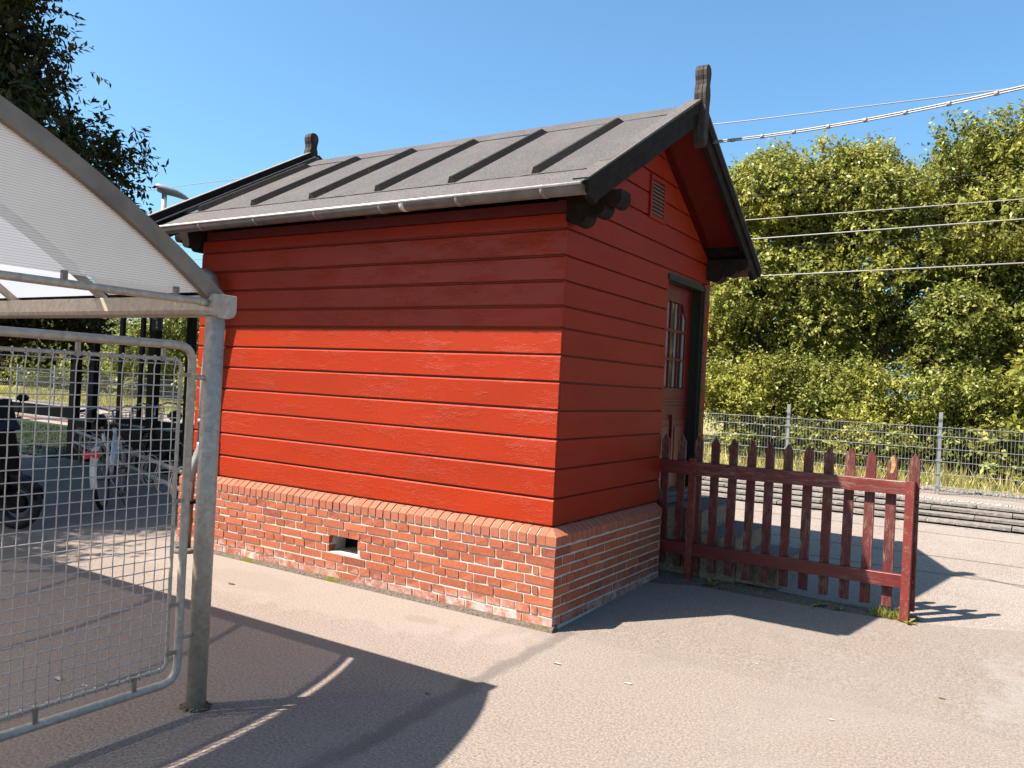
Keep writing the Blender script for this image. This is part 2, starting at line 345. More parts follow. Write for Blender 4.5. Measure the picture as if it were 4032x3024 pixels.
# ------------------------------------------------------------------ mesh helpers
def link(name, me, parent=None, loc=(0, 0, 0)):
    o = bpy.data.objects.new(name, me); COL.objects.link(o)
    o.location = loc
    if parent is not None: o.parent = parent
    return o
def empty(name, label, cat, loc=(0, 0, 0), rz=0, group=None):
    o = bpy.data.objects.new(name, None); COL.objects.link(o); o.location = loc; o.rotation_euler = (0, 0, rz)
    o.empty_display_size = .2; tag(o, label, cat, group); return o
def tag(o, label, cat, group=None):
    o['label'] = label; o['category'] = cat
    if group: o['group'] = group
    return o
class MB:
    def __init__(s): s.v = []; s.f = []; s.sm = []
    def add(s, vs, fs, smooth=False):
        n = len(s.v); s.v += [tuple(v) for v in vs]; s.f += [tuple(i+n for i in f) for f in fs]; s.sm += [smooth]*len(fs); return s
    def box(s, a, b, jit=0):
        x0, y0, z0 = a; x1, y1, z1 = b; j = (lambda: random.uniform(-jit, jit)) if jit else (lambda: 0)
        vs = [(x+j(), y+j(), z+j()) for z in (z0, z1) for x, y in ((x0, y0), (x1, y0), (x1, y1), (x0, y1))]
        return s.add(vs, [(3, 2, 1, 0), (4, 5, 6, 7), (0, 1, 5, 4), (1, 2, 6, 5), (2, 3, 7, 6), (3, 0, 4, 7)])
    def prism(s, poly, fn, a, b, smooth=False):
        """poly 2D (ccw) swept between a and b; fn(u,v,w)->xyz"""
        n = len(poly); vs = [fn(u, v, a) for u, v in poly] + [fn(u, v, b) for u, v in poly]
        fs = [tuple(range(n))[::-1], tuple(range(n, 2*n))]
        s.add(vs, fs); m = len(s.v)-2*n
        s.f += [(m+i, m+(i+1) % n, m+n+(i+1) % n, m+n+i) for i in range(n)]; s.sm += [smooth]*n; return s
    def tube(s, pts, r, seg=10, cap=True, closed=False):
        P = [Vector(p) for p in pts]; n = len(P); R = r if hasattr(r, '__len__') else [r]*n
        rings = []; ref = None
        for i, p in enumerate(P):
            if closed: t = (P[(i+1) % n]-P[i-1]).normalized()
            else: t = ((P[min(i+1, n-1)]-P[max(i-1, 0)])).normalized()
            if ref is None:
                ref = Vector((0, 0, 1)) if abs(t.z) < .9 else Vector((1, 0, 0))
            a = (ref - t*ref.dot(t)).normalized(); ref = a; b = t.cross(a)
            rings.append([p + (a*math.cos(q)+b*math.sin(q))*R[i] for q in [2*PI*k/seg for k in range(seg)]])
        vs = [v for rg in rings for v in rg]; fs = []
        m = n if closed else n-1
        for i in range(m):
            for k in range(seg):
                a_, b_ = i*seg+k, i*seg+(k+1) % seg; c_, d_ = ((i+1) % n)*seg+(k+1) % seg, ((i+1) % n)*seg+k
                fs.append((a_, b_, c_, d_))
        s.add(vs, fs, True)
        if cap and not closed:
            m0 = len(s.v)-len(vs)
            s.f += [tuple(m0+k for k in range(seg))[::-1], tuple(m0+(n-1)*seg+k for k in range(seg))]; s.sm += [False]*2
        return s
    def torus(s, c, ax, R, r, seg=28, rs=8):
        ax = Vector(ax).normalized(); a = ax.orthogonal().normalized(); b = ax.cross(a); c = Vector(c)
        return s.tube([c+(a*math.cos(q)+b*math.sin(q))*R for q in [2*PI*k/seg for k in range(seg)]], r, rs, False, True)
    def mesh(s, name, mat):
        me = bpy.data.meshes.new(name); me.from_pydata(s.v, [], s.f); me.polygons.foreach_set('use_smooth', s.sm)
        for m in (mat if isinstance(mat, (list, tuple)) else [mat]): me.materials.append(M[m] if isinstance(m, str) else m)
        bm = bmesh.new(); bm.from_mesh(me); bmesh.ops.recalc_face_normals(bm, faces=bm.faces); bm.to_mesh(me); bm.free()
        return me
    def build(s, name, mat, parent=None, bevel=0, loc=(0, 0, 0)):
        o = link(name, s.mesh(name, mat), parent, loc)
        if bevel:
            md = o.modifiers.new('bevel', 'BEVEL'); md.width = bevel; md.segments = 2; md.limit_method = 'ANGLE'; md.angle_limit = .6
        return o
def arc(p, q, c, n=6):
    """rounded corner c between p and q"""
    return [tuple((1-t)**2*np.array(p)+2*t*(1-t)*np.array(c)+t*t*np.array(q)) for t in np.linspace(0, 1, n)]
def np_mesh(name, V, F, mat):
    me = bpy.data.meshes.new(name); k = F.shape[1]
    me.vertices.add(len(V)); me.vertices.foreach_set('co', V.astype(np.float32).ravel())
    me.loops.add(F.size); me.loops.foreach_set('vertex_index', F.astype(np.int32).ravel())
    me.polygons.add(len(F)); me.polygons.foreach_set('loop_start', np.arange(0, F.size, k, dtype=np.int32))
    me.polygons.foreach_set('loop_total', np.full(len(F), k, dtype=np.int32))
    me.materials.append(M[mat]); me.update(calc_edges=True); me.validate(); return me
def unit(a): return a/np.maximum(1e-9, np.linalg.norm(a, axis=1, keepdims=True))
def leaf_quads(P, D, N, L, W):
    """rhombic leaves: base P, direction D, facing N"""
    D = unit(D); Sd = unit(np.cross(D, N)); Nn = np.cross(Sd, D)
    L = L[:, None]; W = W[:, None]
    a = P; b = P+D*L*.45+Sd*W*.5+Nn*W*.12; c = P+D*L-Nn*L*.08; d = P+D*L*.45-Sd*W*.5+Nn*W*.12
    V = np.stack([a, b, c, d], 1).reshape(-1, 3); F = np.arange(len(V)).reshape(-1, 4); return V, F
def foliage(lobes, ntwig, per, L, W, tw=.45, rng=RNG, up=.35, droop=.15, fill=.25):
    """lobes: list of (centre, radii). Returns leaf quads on short twigs growing from the lobe shells"""
    wts = np.array([r[0]*r[1]+r[1]*r[2] for c, r in lobes]); wts /= wts.sum(); Ps, Ds = [], []
    idx = rng.choice(len(lobes), ntwig, p=wts)
    C = np.array([lobes[i][0] for i in idx]); R = np.array([lobes[i][1] for i in idx])
    dirs = unit(rng.normal(size=(ntwig, 3))); rad = 1-fill*rng.random(ntwig)**.7*1.6
    rad = np.where(rng.random(ntwig) < .12, rad+.12, rad)
    B = C+dirs*R*rad[:, None]
    T = unit(dirs+rng.normal(size=(ntwig, 3))*.45+np.array([0, 0, up])); TL = tw*rng.uniform(.5, 1.35, ntwig)
    t = (np.arange(per)+.5)/per
    P = (B[:, None]+T[:, None]*TL[:, None, None]*t[None, :, None]).reshape(-1, 3)
    P[:, 2] -= np.tile(t**2, ntwig)*droop*np.repeat(TL, per)
    n = len(P); Tn = np.repeat(T, per, 0)
    side = unit(np.cross(Tn, rng.normal(size=(n, 3)))); D = unit(Tn*.5+side*.9+np.array([0, 0, -.15]))
    N = unit(rng.normal(size=(n, 3))*.55+np.repeat(dirs, per, 0)*.5+np.array([0, 0, .75]))
    return leaf_quads(P, D, N, L*rng.uniform(.65, 1.25, n), W*rng.uniform(.7, 1.2, n))
def gz(y): return -.03+.03*min(max(y, 0), 8)

# ------------------------------------------------------------------ ground
def sheet(name, outline, mat, off=0.0, skirt=0.0):
    bm = bmesh.new(); vs = [bm.verts.new((x, y, 0)) for x, y in outline]; bm.faces.new(vs)
    for yc in (0.0, 8.0):
        bmesh.ops.bisect_plane(bm, geom=bm.verts[:]+bm.edges[:]+bm.faces[:], plane_co=(0, yc, 0), plane_no=(0, 1, 0))
    bmesh.ops.triangulate(bm, faces=bm.faces[:])
    for v in bm.verts: v.co.z = gz(v.co.y)+off
    if skirt:
        be = [e for e in bm.edges if e.is_boundary]; r = bmesh.ops.extrude_edge_only(bm, edges=be)
        for g in r['geom']:
            if isinstance(g, bmesh.types.BMVert): g.co.z -= skirt
    bmesh.ops.recalc_face_normals(bm, faces=bm.faces)
    me = bpy.data.meshes.new(name); bm.to_mesh(me); bm.free(); me.materials.append(M[mat])
    o = link(name, me); o['kind'] = 'structure'; return o
sheet('ground', [(-400, -300), (400, -300), (400, 500), (-400, 500)], 'grassland', -.03)
sheet('platform_paving', [(-60, 1.0), (25, 1.0), (25, 6.28), (-60, 6.28)], 'platform', -.008)
sheet('asphalt', [(-45, -25), (14, -25), (14, 5), (8, 4.2), (4, 2.75), (3.2, 2.26), (2.74, 2.03), (2.35, 1.86), (2.0, 1.745), (1.75, 1.715),
                  (.96, 1.69), (.43, 1.70), (.15, 1.55), (-.2, 1.50), (-3.4, 1.50), (-3.9, 2.35), (-45, 2.35)], 'asphalt', 0, .035)
sheet('soil_strip', [(-.2, 1.4), (2.03, 1.66), (2.12, 1.80), (2.06, 1.97), (1.4, 1.96), (.7, 2.05), (-.1, 2.2)], 'soil', -.004)
sheet('gravel_bed', [(-60, 6.28), (25, 6.28), (25, 10.9), (-60, 10.9)], 'dark_gravel', -.012)
sheet('gravel_path', [(-60, 8.7), (25, 8.7), (25, 10.3), (-60, 10.3)], 'platform', -.006)
lawn = sheet('lawn', [(-30, 2.4), (-10.75, 2.4), (-10.75, 5.4), (-30, 6.4)], 'lawn', .02)
def blades(name, n, x0, x1, y0, y1, h, wd, mat, zf=lambda x, y: gz(y), dens=None, rng=RNG, clump=0):
    x = rng.uniform(x0, x1, n); y = rng.uniform(y0, y1, n)
    if clump:
        cx = rng.uniform(x0, x1, clump); cy = rng.uniform(y0, y1, clump); k = rng.integers(0, clump, n)
        x = cx[k]+rng.normal(size=n)*.22; y = cy[k]+rng.normal(size=n)*.12
    P = np.stack([x, y, [gz(v) for v in y]], 1); D = unit(np.stack([rng.normal(size=n)*.35, rng.normal(size=n)*.35, np.ones(n)], 1))
    N = unit(rng.normal(size=(n, 3))); V, F = leaf_quads(P, D, N, h*rng.uniform(.4, 1.3, n), wd*np.ones(n))
    o = link(name, np_mesh(name, V, F, mat)); o['kind'] = 'stuff'
    return o
o = blades('dry_grass', 60000, -45, 12, 10.75, 14.5, .20, .016, 'grass'); tag(o, 'dry yellow and green grass growing behind the wire mesh fence', 'grass')
o = blades('tall_grass_tufts', 11000, -40, 10, 11.3, 13.2, .36, .018, 'grass', clump=260); tag(o, 'taller dry grass tufts in front of the bushes', 'grass')
o = blades('lawn_grass', 14000, -20, -10.8, 2.5, 5.4, .06, .012, 'lawn'); tag(o, 'short shaded lawn behind the parked scooter', 'grass')
def stones(name, n, x0, x1, y0, y1, r, mat, label, rng=RNG, zo=0.0):
    base = np.array([(1, 0, 0), (-1, 0, 0), (0, 1, 0), (0, -1, 0), (0, 0, 1), (0, 0, -1)], float)
    F0 = np.array([(0, 2, 4), (2, 1, 4), (1, 3, 4), (3, 0, 4), (2, 0, 5), (1, 2, 5), (3, 1, 5), (0, 3, 5)])
    V = base[None]*rng.uniform(.5, 1.2, (n, 6, 1))*r*rng.uniform(.5, 1.3, (n, 1, 1)); a = rng.uniform(0, 6.3, n)
    c, s_ = np.cos(a)[:, None], np.sin(a)[:, None]; X = V[..., 0]*c-V[..., 1]*s_; Y = V[..., 0]*s_+V[..., 1]*c
    px = rng.uniform(x0, x1, n)[:, None]; py = rng.uniform(y0, y1, n)[:, None]; pz = np.array([gz(v) for v in py[:, 0]])[:, None]+zo
    V = np.stack([X+px, Y+py, V[..., 2]*.8+pz], 2).reshape(-1, 3); F = (F0[None]+6*np.arange(n)[:, None, None]).reshape(-1, 3)
    o = link(name, np_mesh(name, V, F, mat)); o['kind'] = 'stuff'; tag(o, label, 'stones'); return o
stones('ballast', 9000, -30, 6, 10.3, 10.8, .035, 'dark_gravel', 'band of pale ballast stones behind the mesh fence')
stones('track_stones', 14000, -30, 6, 7.75, 9.0, .026, 'gravel', 'loose gravel on the track bed above the concrete edging')
stones('grit', 900, 0, 2.1, 1.70, 2.0, .005, 'step_side', 'loose grit in the soil under the picket fence', zo=-.002)

# stacked concrete edging along the track: every block is a piece
edg = empty('concrete_edging', 'stepped rows of lichened concrete edging blocks along the far side of the paving', 'edging', (0, 6.5, .15))
variants = []
for k in range(5):
    variants.append(MB().box((-.448, 0, -.030), (.448, .25, 0), .004).mesh('edging_block', 'block'))
for row in range(4):
    y0 = 6.42+row*.28; zt = .205+row*.046
    MB().box((-34, y0+.045, zt-.20), (8, y0+.28, zt-.031)).build('joint_bed', 'darkgap', edg, loc=(0, -6.5, -.15))  # bed coloured near black to deepen the shade under the slab edges
    nx = 0; x = 7.6-(row % 2)*.4
    while x > -26 and nx < 40:
        b = link('edging_block', random.choice(variants), edg, (x, y0-6.5, zt-.15)); b.rotation_euler.z = random.uniform(-.006, .006)
        x -= .905; nx += 1
MB().box((-34, 6.36, .05), (8, 7.40, .13)).build('bed', 'darkgap', edg, loc=(0, -6.5, -.15))
MB().box((-34, 6.30, .14), (-9, 6.355, .185)).build('rusty_strip', 'rusty_rail', edg, loc=(0, -6.5, -.15))

# ------------------------------------------------------------------ the red hut
L, W = 3.85, 3.00
hut = empty('hut', 'red weatherboarded hut on a brick plinth with grey felt roof', 'hut', (0, 0, 0))
plinth = MB()
HX0, HX1, HZ0, HZ1 = -1.99, -1.68, .200, .333
f = -.0705
for a, b in (((-3.915, f, -.08), (HX0, .12, .60)), ((HX1, f, -.08), (.0705, .12, .60)), ((HX0, f, -.08), (HX1, .12, HZ0)), ((HX0, f, HZ1), (HX1, .12, .60))):
    plinth.box(a, b)
plinth.box((-.06, .12, -.08), (.0705, 1.80, .60)); plinth.box((-.06, 1.80, -.08), (-.02, 2.90, .60)); plinth.box((-.06, 2.90, -.08), (.0705, W+.06, .60)); plinth.box((-3.915, .12, -.08), (-3.80, W+.06, .60)); plinth.box((-3.80, W-.06, -.08), (-.061, W+.066, .60))
pl = plinth.build('plinth', 'mortar', hut)
MB().box((HX0-.1, .19, HZ0-.1), (HX1+.1, .30, HZ1+.1)).build('air_hole_back', 'darkgap', hut)  # near-black plate stands for the shade inside the air hole
MB().box((HX0+.003, -.06, HZ0-.012), (HX1-.003, .19, HZ0+.002)).build('air_hole_sill', 'mortar', hut)
def brick_mesh(lx, ly, lz, n=5, mat='brick'):
    return [MB().box((-lx/2, -ly/2, -lz/2), (lx/2, ly/2, lz/2), .0022).mesh('brick', mat) for _ in range(n)]
CH = .0667; BZ = .0525; SL, HL = .2255, .1065; MO = .0135
vS = brick_mesh(SL, .10, BZ); vH = brick_mesh(HL, .10, BZ); vC = brick_mesh(.046, .10, BZ); vSC = brick_mesh(SL, HL, BZ)
vSg = brick_mesh(.10, SL, BZ); vHg = brick_mesh(.10, HL, BZ); vCg = brick_mesh(.10, .046, BZ); vHCg = brick_mesh(HL, SL, BZ)
def put(vs, x, y, z, prd=.004, ax=1):
    p = random.uniform(-prd*.35, prd); o = link('brick', random.choice(vs), pl, (x+(p if ax == 0 else 0), y+(-p if ax == 1 else 0), z))
    o.rotation_euler = (random.uniform(-.004, .004), random.uniform(-.006, .006), random.uniform(-.006, .006)); return o
for k in range(8):
    z = .002+k*CH+BZ/2
    xe = .075; c0 = -.075
    if k % 2 == 0:   # stretcher course on the long wall, corner stretcher
        put(vSC, xe-SL/2, c0+HL/2, z, .002); seq = [(vS, SL)]*17
        x = xe-SL-MO
    else:
        put(vHCg, xe-HL/2, c0+SL/2, z, .002); seq = [(vC, .046)]+[(vH, HL)]*33
        x = xe-HL-MO
    for vs, ln in seq:
        if x-ln < -3.93:
            rem = x+3.925
            if rem > .03: o = put(vs, x-rem/2, c0+.05, z); o.scale.x = rem/ln
            break
        a, b = x-ln, x
        if z > HZ0 and z < HZ1 and b > HX0 and a < HX1:
            if a < HX0-.02: o = put(vs, (a+HX0)/2, c0+.05, z); o.scale.x = (HX0-a)/ln
            if b > HX1+.02: o = put(vs, (b+HX1)/2, c0+.05, z); o.scale.x = (b-HX1)/ln
        else: put(vs, (a+b)/2, c0+.05, z)
        x -= ln+MO
    yend = 1.80
    if k % 2 == 0: y = c0+HL+MO; seq = [(vCg, .046)]+[(vHg, HL)]*16
    else: y = c0+SL+MO; seq = [(vSg, SL)]*8
    for vs, ln in seq:
        if y+ln > yend:
            rem = yend-y
            if rem > .03: o = put(vs, xe-.05, y+rem/2, z, ax=0); o.scale.y = rem/ln
            break
        put(vs, xe-.05, y+ln/2, z, ax=0); y += ln+MO
# coping row: chamfered bricks laid on edge
cprof = [(.012, .540), (.012, .648), (-.018, .646), (-.080, .602), (-.080, .540)]
def cap_mesh(w_, axis):
    m = MB()
    if axis == 'x': m.prism(cprof, lambda u, v, t: (t+random.uniform(-.001, .001), u+random.uniform(-.0015, .0015), v+random.uniform(-.0015, .0015)), -w_/2, w_/2)
    else: m.prism(cprof, lambda u, v, t: (-u+random.uniform(-.0015, .0015), t, v+random.uniform(-.0015, .0015)), -w_/2, w_/2)
    return m.mesh('coping_brick', 'cap')
cvx = [cap_mesh(.063, 'x') for _ in range(5)]; cvy = [cap_mesh(.063, 'y') for _ in range(5)]
x = -.035
while x > -3.90:
    o = link('coping_brick', random.choice(cvx), pl, (x, random.uniform(-.003, .003), random.uniform(-.002, .002))); o.rotation_euler.z = random.uniform(-.01, .01); x -= .0755
y = .035
while y < 1.79:
    o = link('coping_brick', random.choice(cvy), pl, (random.uniform(-.003, .003), y, random.uniform(-.002, .002))); o.rotation_euler.z = random.uniform(-.01, .01); y += .0755
MB().add([(.0, .0, .648), (.0, .0, .54), (.080, -.080, .54), (.080, .0, .54), (0, -.080, .54), (.018, -.018, .646), (.018, 0, .646), (0, -.018, .646), (.082, -.082, .602), (.082, 0, .602), (0, -.082, .602)],
         [(4, 2, 8, 10), (2, 3, 9, 8), (10, 8, 5, 7), (8, 9, 6, 5), (7, 5, 6, 0), (0, 6, 9, 3, 1), (0, 1, 4, 10, 7), (1, 3, 2, 4)]).build('corner_coping_brick', 'cap', pl)
MB().prism([(.012, .536), (.012, .640), (-.018, .637), (-.073, .598), (-.073, .536)], lambda u, v, t: (t, u, v), -3.92, -.02).build('coping_mortar', 'mortar', pl)
MB().prism([(.012, .536), (.012, .640), (-.018, .637), (-.073, .598), (-.073, .536)], lambda u, v, t: (-u, t, v), .02, 1.80).build('coping_mortar', 'mortar', pl)
# mortar smear / cement fillet at the foot
MB().prism([(-.10, -.032), (-.02, -.032), (-.02, .012), (-.078, .004)], lambda u, v, t: (t, u, v+random.uniform(-.002, .002)), -3.94, .09).build('mortar_fillet', 'soil', pl)

# wall cores
g_in = 1.90; d_y0, d_y1, d_z0, d_z1 = 1.90, 2.80, .62, 2.60
core = MB()
core.box((-L+.02, .021, .60), (-.021, .08, 2.88)); core.box((-L+.0, W-.08, .60), (0, W, 2.88)); core.box((-L, .08, .60), (-L+.06, W-.08, 2.88))
core.box((-.08, .08, .60), (-.021, d_y0, 2.88)); core.box((-.08, d_y1+.05, .60), (-.021, W-.08, 2.88)); core.box((-.08, d_y0, d_z1+.05), (-.021, d_y1+.05, 2.88))
for xa, xb in ((-.08, -.021), (-L, -L+.06)):
    core.prism([(.0, 2.88), (W, 2.88), (W/2, 3.80)], lambda u, v, t: (t, u, v), xa, xb)
core.build('wall_core', 'paint_plain', hut)
# boards
ZJ = [.650, .840, 1.041, 1.245, 1.442, 1.637, 1.822, 2.006, 2.157, 2.331, 2.503, 2.686, 2.87, 3.055, 3.24, 3.42, 3.60, 3.78, 3.95]
GAP = .010
def board_long(x0, x1, z0, z1, mat):
    z0 += GAP; n = 14; m = MB(); off = random.uniform(-.0015, .0015); vs = []; xs = np.linspace(x0, x1, n)
    for i, x in enumerate(xs):
        wob = random.uniform(-.0012, .0012); w2 = random.uniform(-.0016, .0016)
        vs += [(x, .020, z0), (x, off+.002, z0+w2), (x, off+wob*.5, z0+.004+w2), (x, off+wob*.5, z1-.014+wob), (x, off+.016, z1+.001), (x, .020, z1+.001)]
    k = 6; fs = [tuple(range(k)), tuple(range((n-1)*k, n*k))[::-1]]
    for i in range(n-1):
        for j in range(k): fs.append((i*k+j, (i+1)*k+j, (i+1)*k+(j+1) % k, i*k+(j+1) % k))
    return m.add(vs, fs).build('board', mat, hut)
for a, b in zip(ZJ[:-1], ZJ[1:]):
    if a > 2.75: break
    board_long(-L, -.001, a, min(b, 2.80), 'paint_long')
def board_gable(y0, y1, z0, z1):
    """trimmed to the roof slope"""
    z0 += GAP*.8
    def lim(z): return (z-2.87)/.574   # distance in from the wall corner where the slope cuts
    lo, hi = lim(z0), lim(z1)
    a0, a1 = max(y0, lo), max(y0, hi); b0, b1 = min(y1, W-lo), min(y1, W-hi)
    if b0-a0 < .05: return
    if b1 <= a1: a1 = b1 = (a1+b1)/2
    off = random.uniform(-.0015, .0015)
    P = [(a0, z0, -.020), (a0, z0, off), (a1, z1-.009, off), (a1, z1-.001, -.009+off), (a1, z1-.001, -.020)]
    Q = [(b0, z0, -.020), (b0, z0, off), (b1, z1-.009, off), (b1, z1-.001, -.009+off), (b1, z1-.001, -.020)]
    m = MB().add([(x, y, z) for y, z, x in P+Q], [(0, 1, 2, 3, 4), (9, 8, 7, 6, 5)]+[(i, i+5, (i+1) % 5+5, (i+1) % 5) for i in range(5)])
    return m.build('board', 'paint_gable', hut)
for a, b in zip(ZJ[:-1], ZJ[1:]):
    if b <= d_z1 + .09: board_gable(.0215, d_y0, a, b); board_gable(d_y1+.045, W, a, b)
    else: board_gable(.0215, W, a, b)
# the board over the doorway sits above the frame head
# vent grille in the gable
vent = MB()
vy0, vy1, vz0, vz1 = 1.375, 1.70, 3.04, 3.40
for a, b in (((.0, vy0, vz0), (.018, vy0+.035, vz1)), ((.0, vy1-.035, vz0), (.018, vy1, vz1)), ((.0, vy0+.035, vz0), (.018, vy1-.035, vz0+.035)), ((.0, vy0+.035, vz1-.035), (.018, vy1-.035, vz1))):
    vent.box(a, b)
vt = vent.build('vent_grille', 'paint_gable', hut)
MB().box((.0, vy0+.035, vz0+.035), (.003, vy1-.035, vz1-.035)).build('vent_backing', 'darkgap', vt)  # dark plate painted in for the shade between the slats
for k in range(9):
    z = vz0+.050+k*.031
    MB().prism([(.003, z+.010), (.016, z-.004), (.018, z-.001), (.005, z+.014)], lambda u, v, t: (u, t, v), vy0+.035, vy1-.035).build('slat', 'slat', vt)

# door
fr = MB(); fr.box((-.19, d_y1, d_z0+.02), (.006, d_y1+.045, d_z1+.045)); fr.box((-.19, d_y0-.02, d_z1), (.012, d_y1, d_z1+.05)); fr.box((-.19, d_y0-.06, d_z0+.02), (-.021, d_y0, d_z1))
fr.box((.006, d_y1+.008, d_z0+.02), (.016, d_y1+.04, d_z1+.04))
fr.box((-.02, d_y1-.02, d_z0+.02), (-.004, d_y1, d_z1))
fr.build('door_frame', 'green', hut)
dx = -.105
gl0, gl1, gz0_, gz1_ = 2.06, 2.67, 1.65, 2.45
door = MB()
for a, b in (((dx-.04, d_y0, .70), (dx, gl0, d_z1)), ((dx-.04, gl1, .70), (dx, d_y1, d_z1)), ((dx-.04, gl0, .70), (dx, gl1, gz0_)), ((dx-.04, gl0, gz1_), (dx, gl1, d_z1))):
    door.box(a, b)
cw = (gl1-gl0)/3
door.prism([(gl1, gz1_), (gl1-.13, gz1_), (gl1-.09, gz1_-.04), (gl1, gz1_-.15)], lambda u, v, t: (t, u, v), dx-.03, dx-.001)
door.prism([(gl0, gz1_), (gl0, gz1_-.15), (gl0+.09, gz1_-.04), (gl0+.13, gz1_)], lambda u, v, t: (t, u, v), dx-.03, dx-.001)
for z in (1.53, 1.50, 1.47): door.box((dx, gl0-.02, z), (dx+.012, gl1+.02, z+.016))
dr = door.build('door', 'paint_door', hut, .002)
ph = (gz1_-gz0_)/3
for r in range(3):
    for c in range(3):
        y0, y1 = gl0+c*cw+.008, gl0+(c+1)*cw-.008; z0, z1 = gz0_+r*ph+.008, gz0_+(r+1)*ph-.008
        MB().box((dx-.030, y0, z0), (dx-.022, y1, z1)).build('pane', 'glass', dr)
        MB().box((dx-.0215, y1-.05, z0), (dx-.017, y1-.002, z1)).build('inner_bead', 'white_trim', dr)
for k in (1, 2):
    MB().box((dx-.025, gl0+k*cw-.011, gz0_), (dx+.004, gl0+k*cw+.011, gz1_)).build('glazing_bar', 'paint_door', dr)
    MB().box((dx-.024, gl0, gz0_+k*ph-.011), (dx+.003, gl1, gz0_+k*ph+.011)).build('glazing_bar', 'paint_door', dr)
for (ya, yb) in ((2.00, 2.33), (2.39, 2.72)):
    MB().box((dx+.0, ya, .86), (dx+.010, yb, 1.36)).build('door_panel', 'paint_door', dr, .004)
    MB().box((dx+.0101, ya+.05, .92), (dx+.020, yb-.05, 1.30)).build('door_panel', 'paint_door', dr, .006)
MB().box((dx, 2.34, .86), (dx+.03, 2.38, 1.40)).build('door_rib', 'paint_door', dr)
sill = MB(); sill.box((-.20, 1.99, .615), (.035, d_y1+.04, .665), .003); sill.box((-.20, d_y0, .666), (-.01, d_y1, .70))
sill.build('door_sill', 'step', hut)

# roof
ZE, ZR, OY = 2.843, 3.949, .4328; XR, XL = .354, -4.08; SLP = math.atan((ZR-ZE)/(W/2+OY)); YM = W/2-.0
cs, sn = math.cos(SLP), math.sin(SLP); TE = .045; TT = (W/2+OY)/cs
def rp(x, t, h, side=0):
    y = -OY+t*cs-h*sn; z = ZE+t*sn+h*cs
    return (x, y if side == 0 else W-y, z)
roof = MB()
for s_ in (0, 1):
    roof.prism([(TE, -.055), (TT-.03, -.055), (TT+.0, -.004), (TE, -.004)], lambda u, v, t: rp(t, u, v, s_), XL+.03, XR-.045)
rf = roof.build('roof', 'paint_plain', hut)
# felt sheets: eave strip, field strips between the rolls, ridge strip
BX = [-3.84, -3.12, -2.40, -1.675, -.955, -.235]
TB0, TB1 = .440, 1.945
def feltsheet(x0, x1, t0, t1, h0, h1, mat, side=0, name='felt_sheet'):
    n = 10; m = MB(); vs = []; fs = []
    for i in range(n+1):
        x = x0+(x1-x0)*i/n
        for t, h in ((t0, h0-.004), (t0, h0), (t1, h0), (t1, h0-.004)):
            vs.append(rp(x, t+(random.uniform(-.004, .004) if t == t0 else 0), h+random.uniform(-.0008, .0008), side))
    for i in range(n):
        for j in range(4): fs.append((i*4+j, (i+1)*4+j, (i+1)*4+(j+1) % 4, i*4+(j+1) % 4))
    fs += [(0, 1, 2, 3), (n*4+3, n*4+2, n*4+1, n*4)]
    return m.add(vs, fs).build(name, mat, rf)
for side in (0, 1):
    feltsheet(XL+.02, XR-.02, TE-.03, TB0+.02, .002, .004, 'felt2', side, 'eave_felt')
    edges = [XL+.02]+BX+[XR-.02]
    for a, b in zip(edges[:-1], edges[1:]): feltsheet(a+.002, b-.002, TB0-.02, TB1+.03, .008, .010, 'felt', side)
    feltsheet(XL+.02, XR-.02, TB1+.01, TT+.004, .014, .017, 'felt', side, 'ridge_felt')
    for bx in BX:
        m = MB(); h = .054
        pr = [(-.038, .006), (.038, .006), (.012, h), (-.012, h)]
        vs = [rp(bx+u, TB0+(0 if v < .02 else .010), v, side) for u, v in pr]+[rp(bx+u+random.uniform(-.002, .002), (TB0+TB1)/2, v, side) for u, v in pr]+[rp(bx+u, TB1-(0 if v < .02 else .05), v, side) for u, v in pr]
        fs = [(3, 2, 1, 0), (8, 9, 10, 11)]+[(r*4+i, r*4+(i+1) % 4, (r+1)*4+(i+1) % 4, (r+1)*4+i) for r in (0, 1) for i in range(4)]
        m.add(vs, fs).build('batten', 'batten', rf)
    for xa, xb in ((XR-.10, XR-.005), (XL+.005, XL+.10)):
        MB().prism([(xa, .008), (xb, .008), (xb, .050), (xa+.02 if xb == XR-.005 else xa, .050)] if xb > 0 else [(xa, .008), (xb, .008), (xb-.02, .050), (xa, .050)],
                   lambda u, v, t: rp(u, t, v, side), TB0-.03, TT+.02).build('verge_kerb', 'felt', rf)
for side in (0, 1):
    MB().prism([(XL+.004, .008), (XL+.05, .008), (XL+.045, .105), (XL+.004, .105)], lambda u, v, t: rp(u, t, v, side), -.01, TT-.01).build('raised_verge', 'black', rf)
    MB().prism([(XL-.005, .1055), (XL+.055, .1055), (XL+.055, .112), (XL-.005, .112)], lambda u, v, t: rp(u, t, v, side), -.02, TT-.01).build('verge_capping', 'clip', rf)
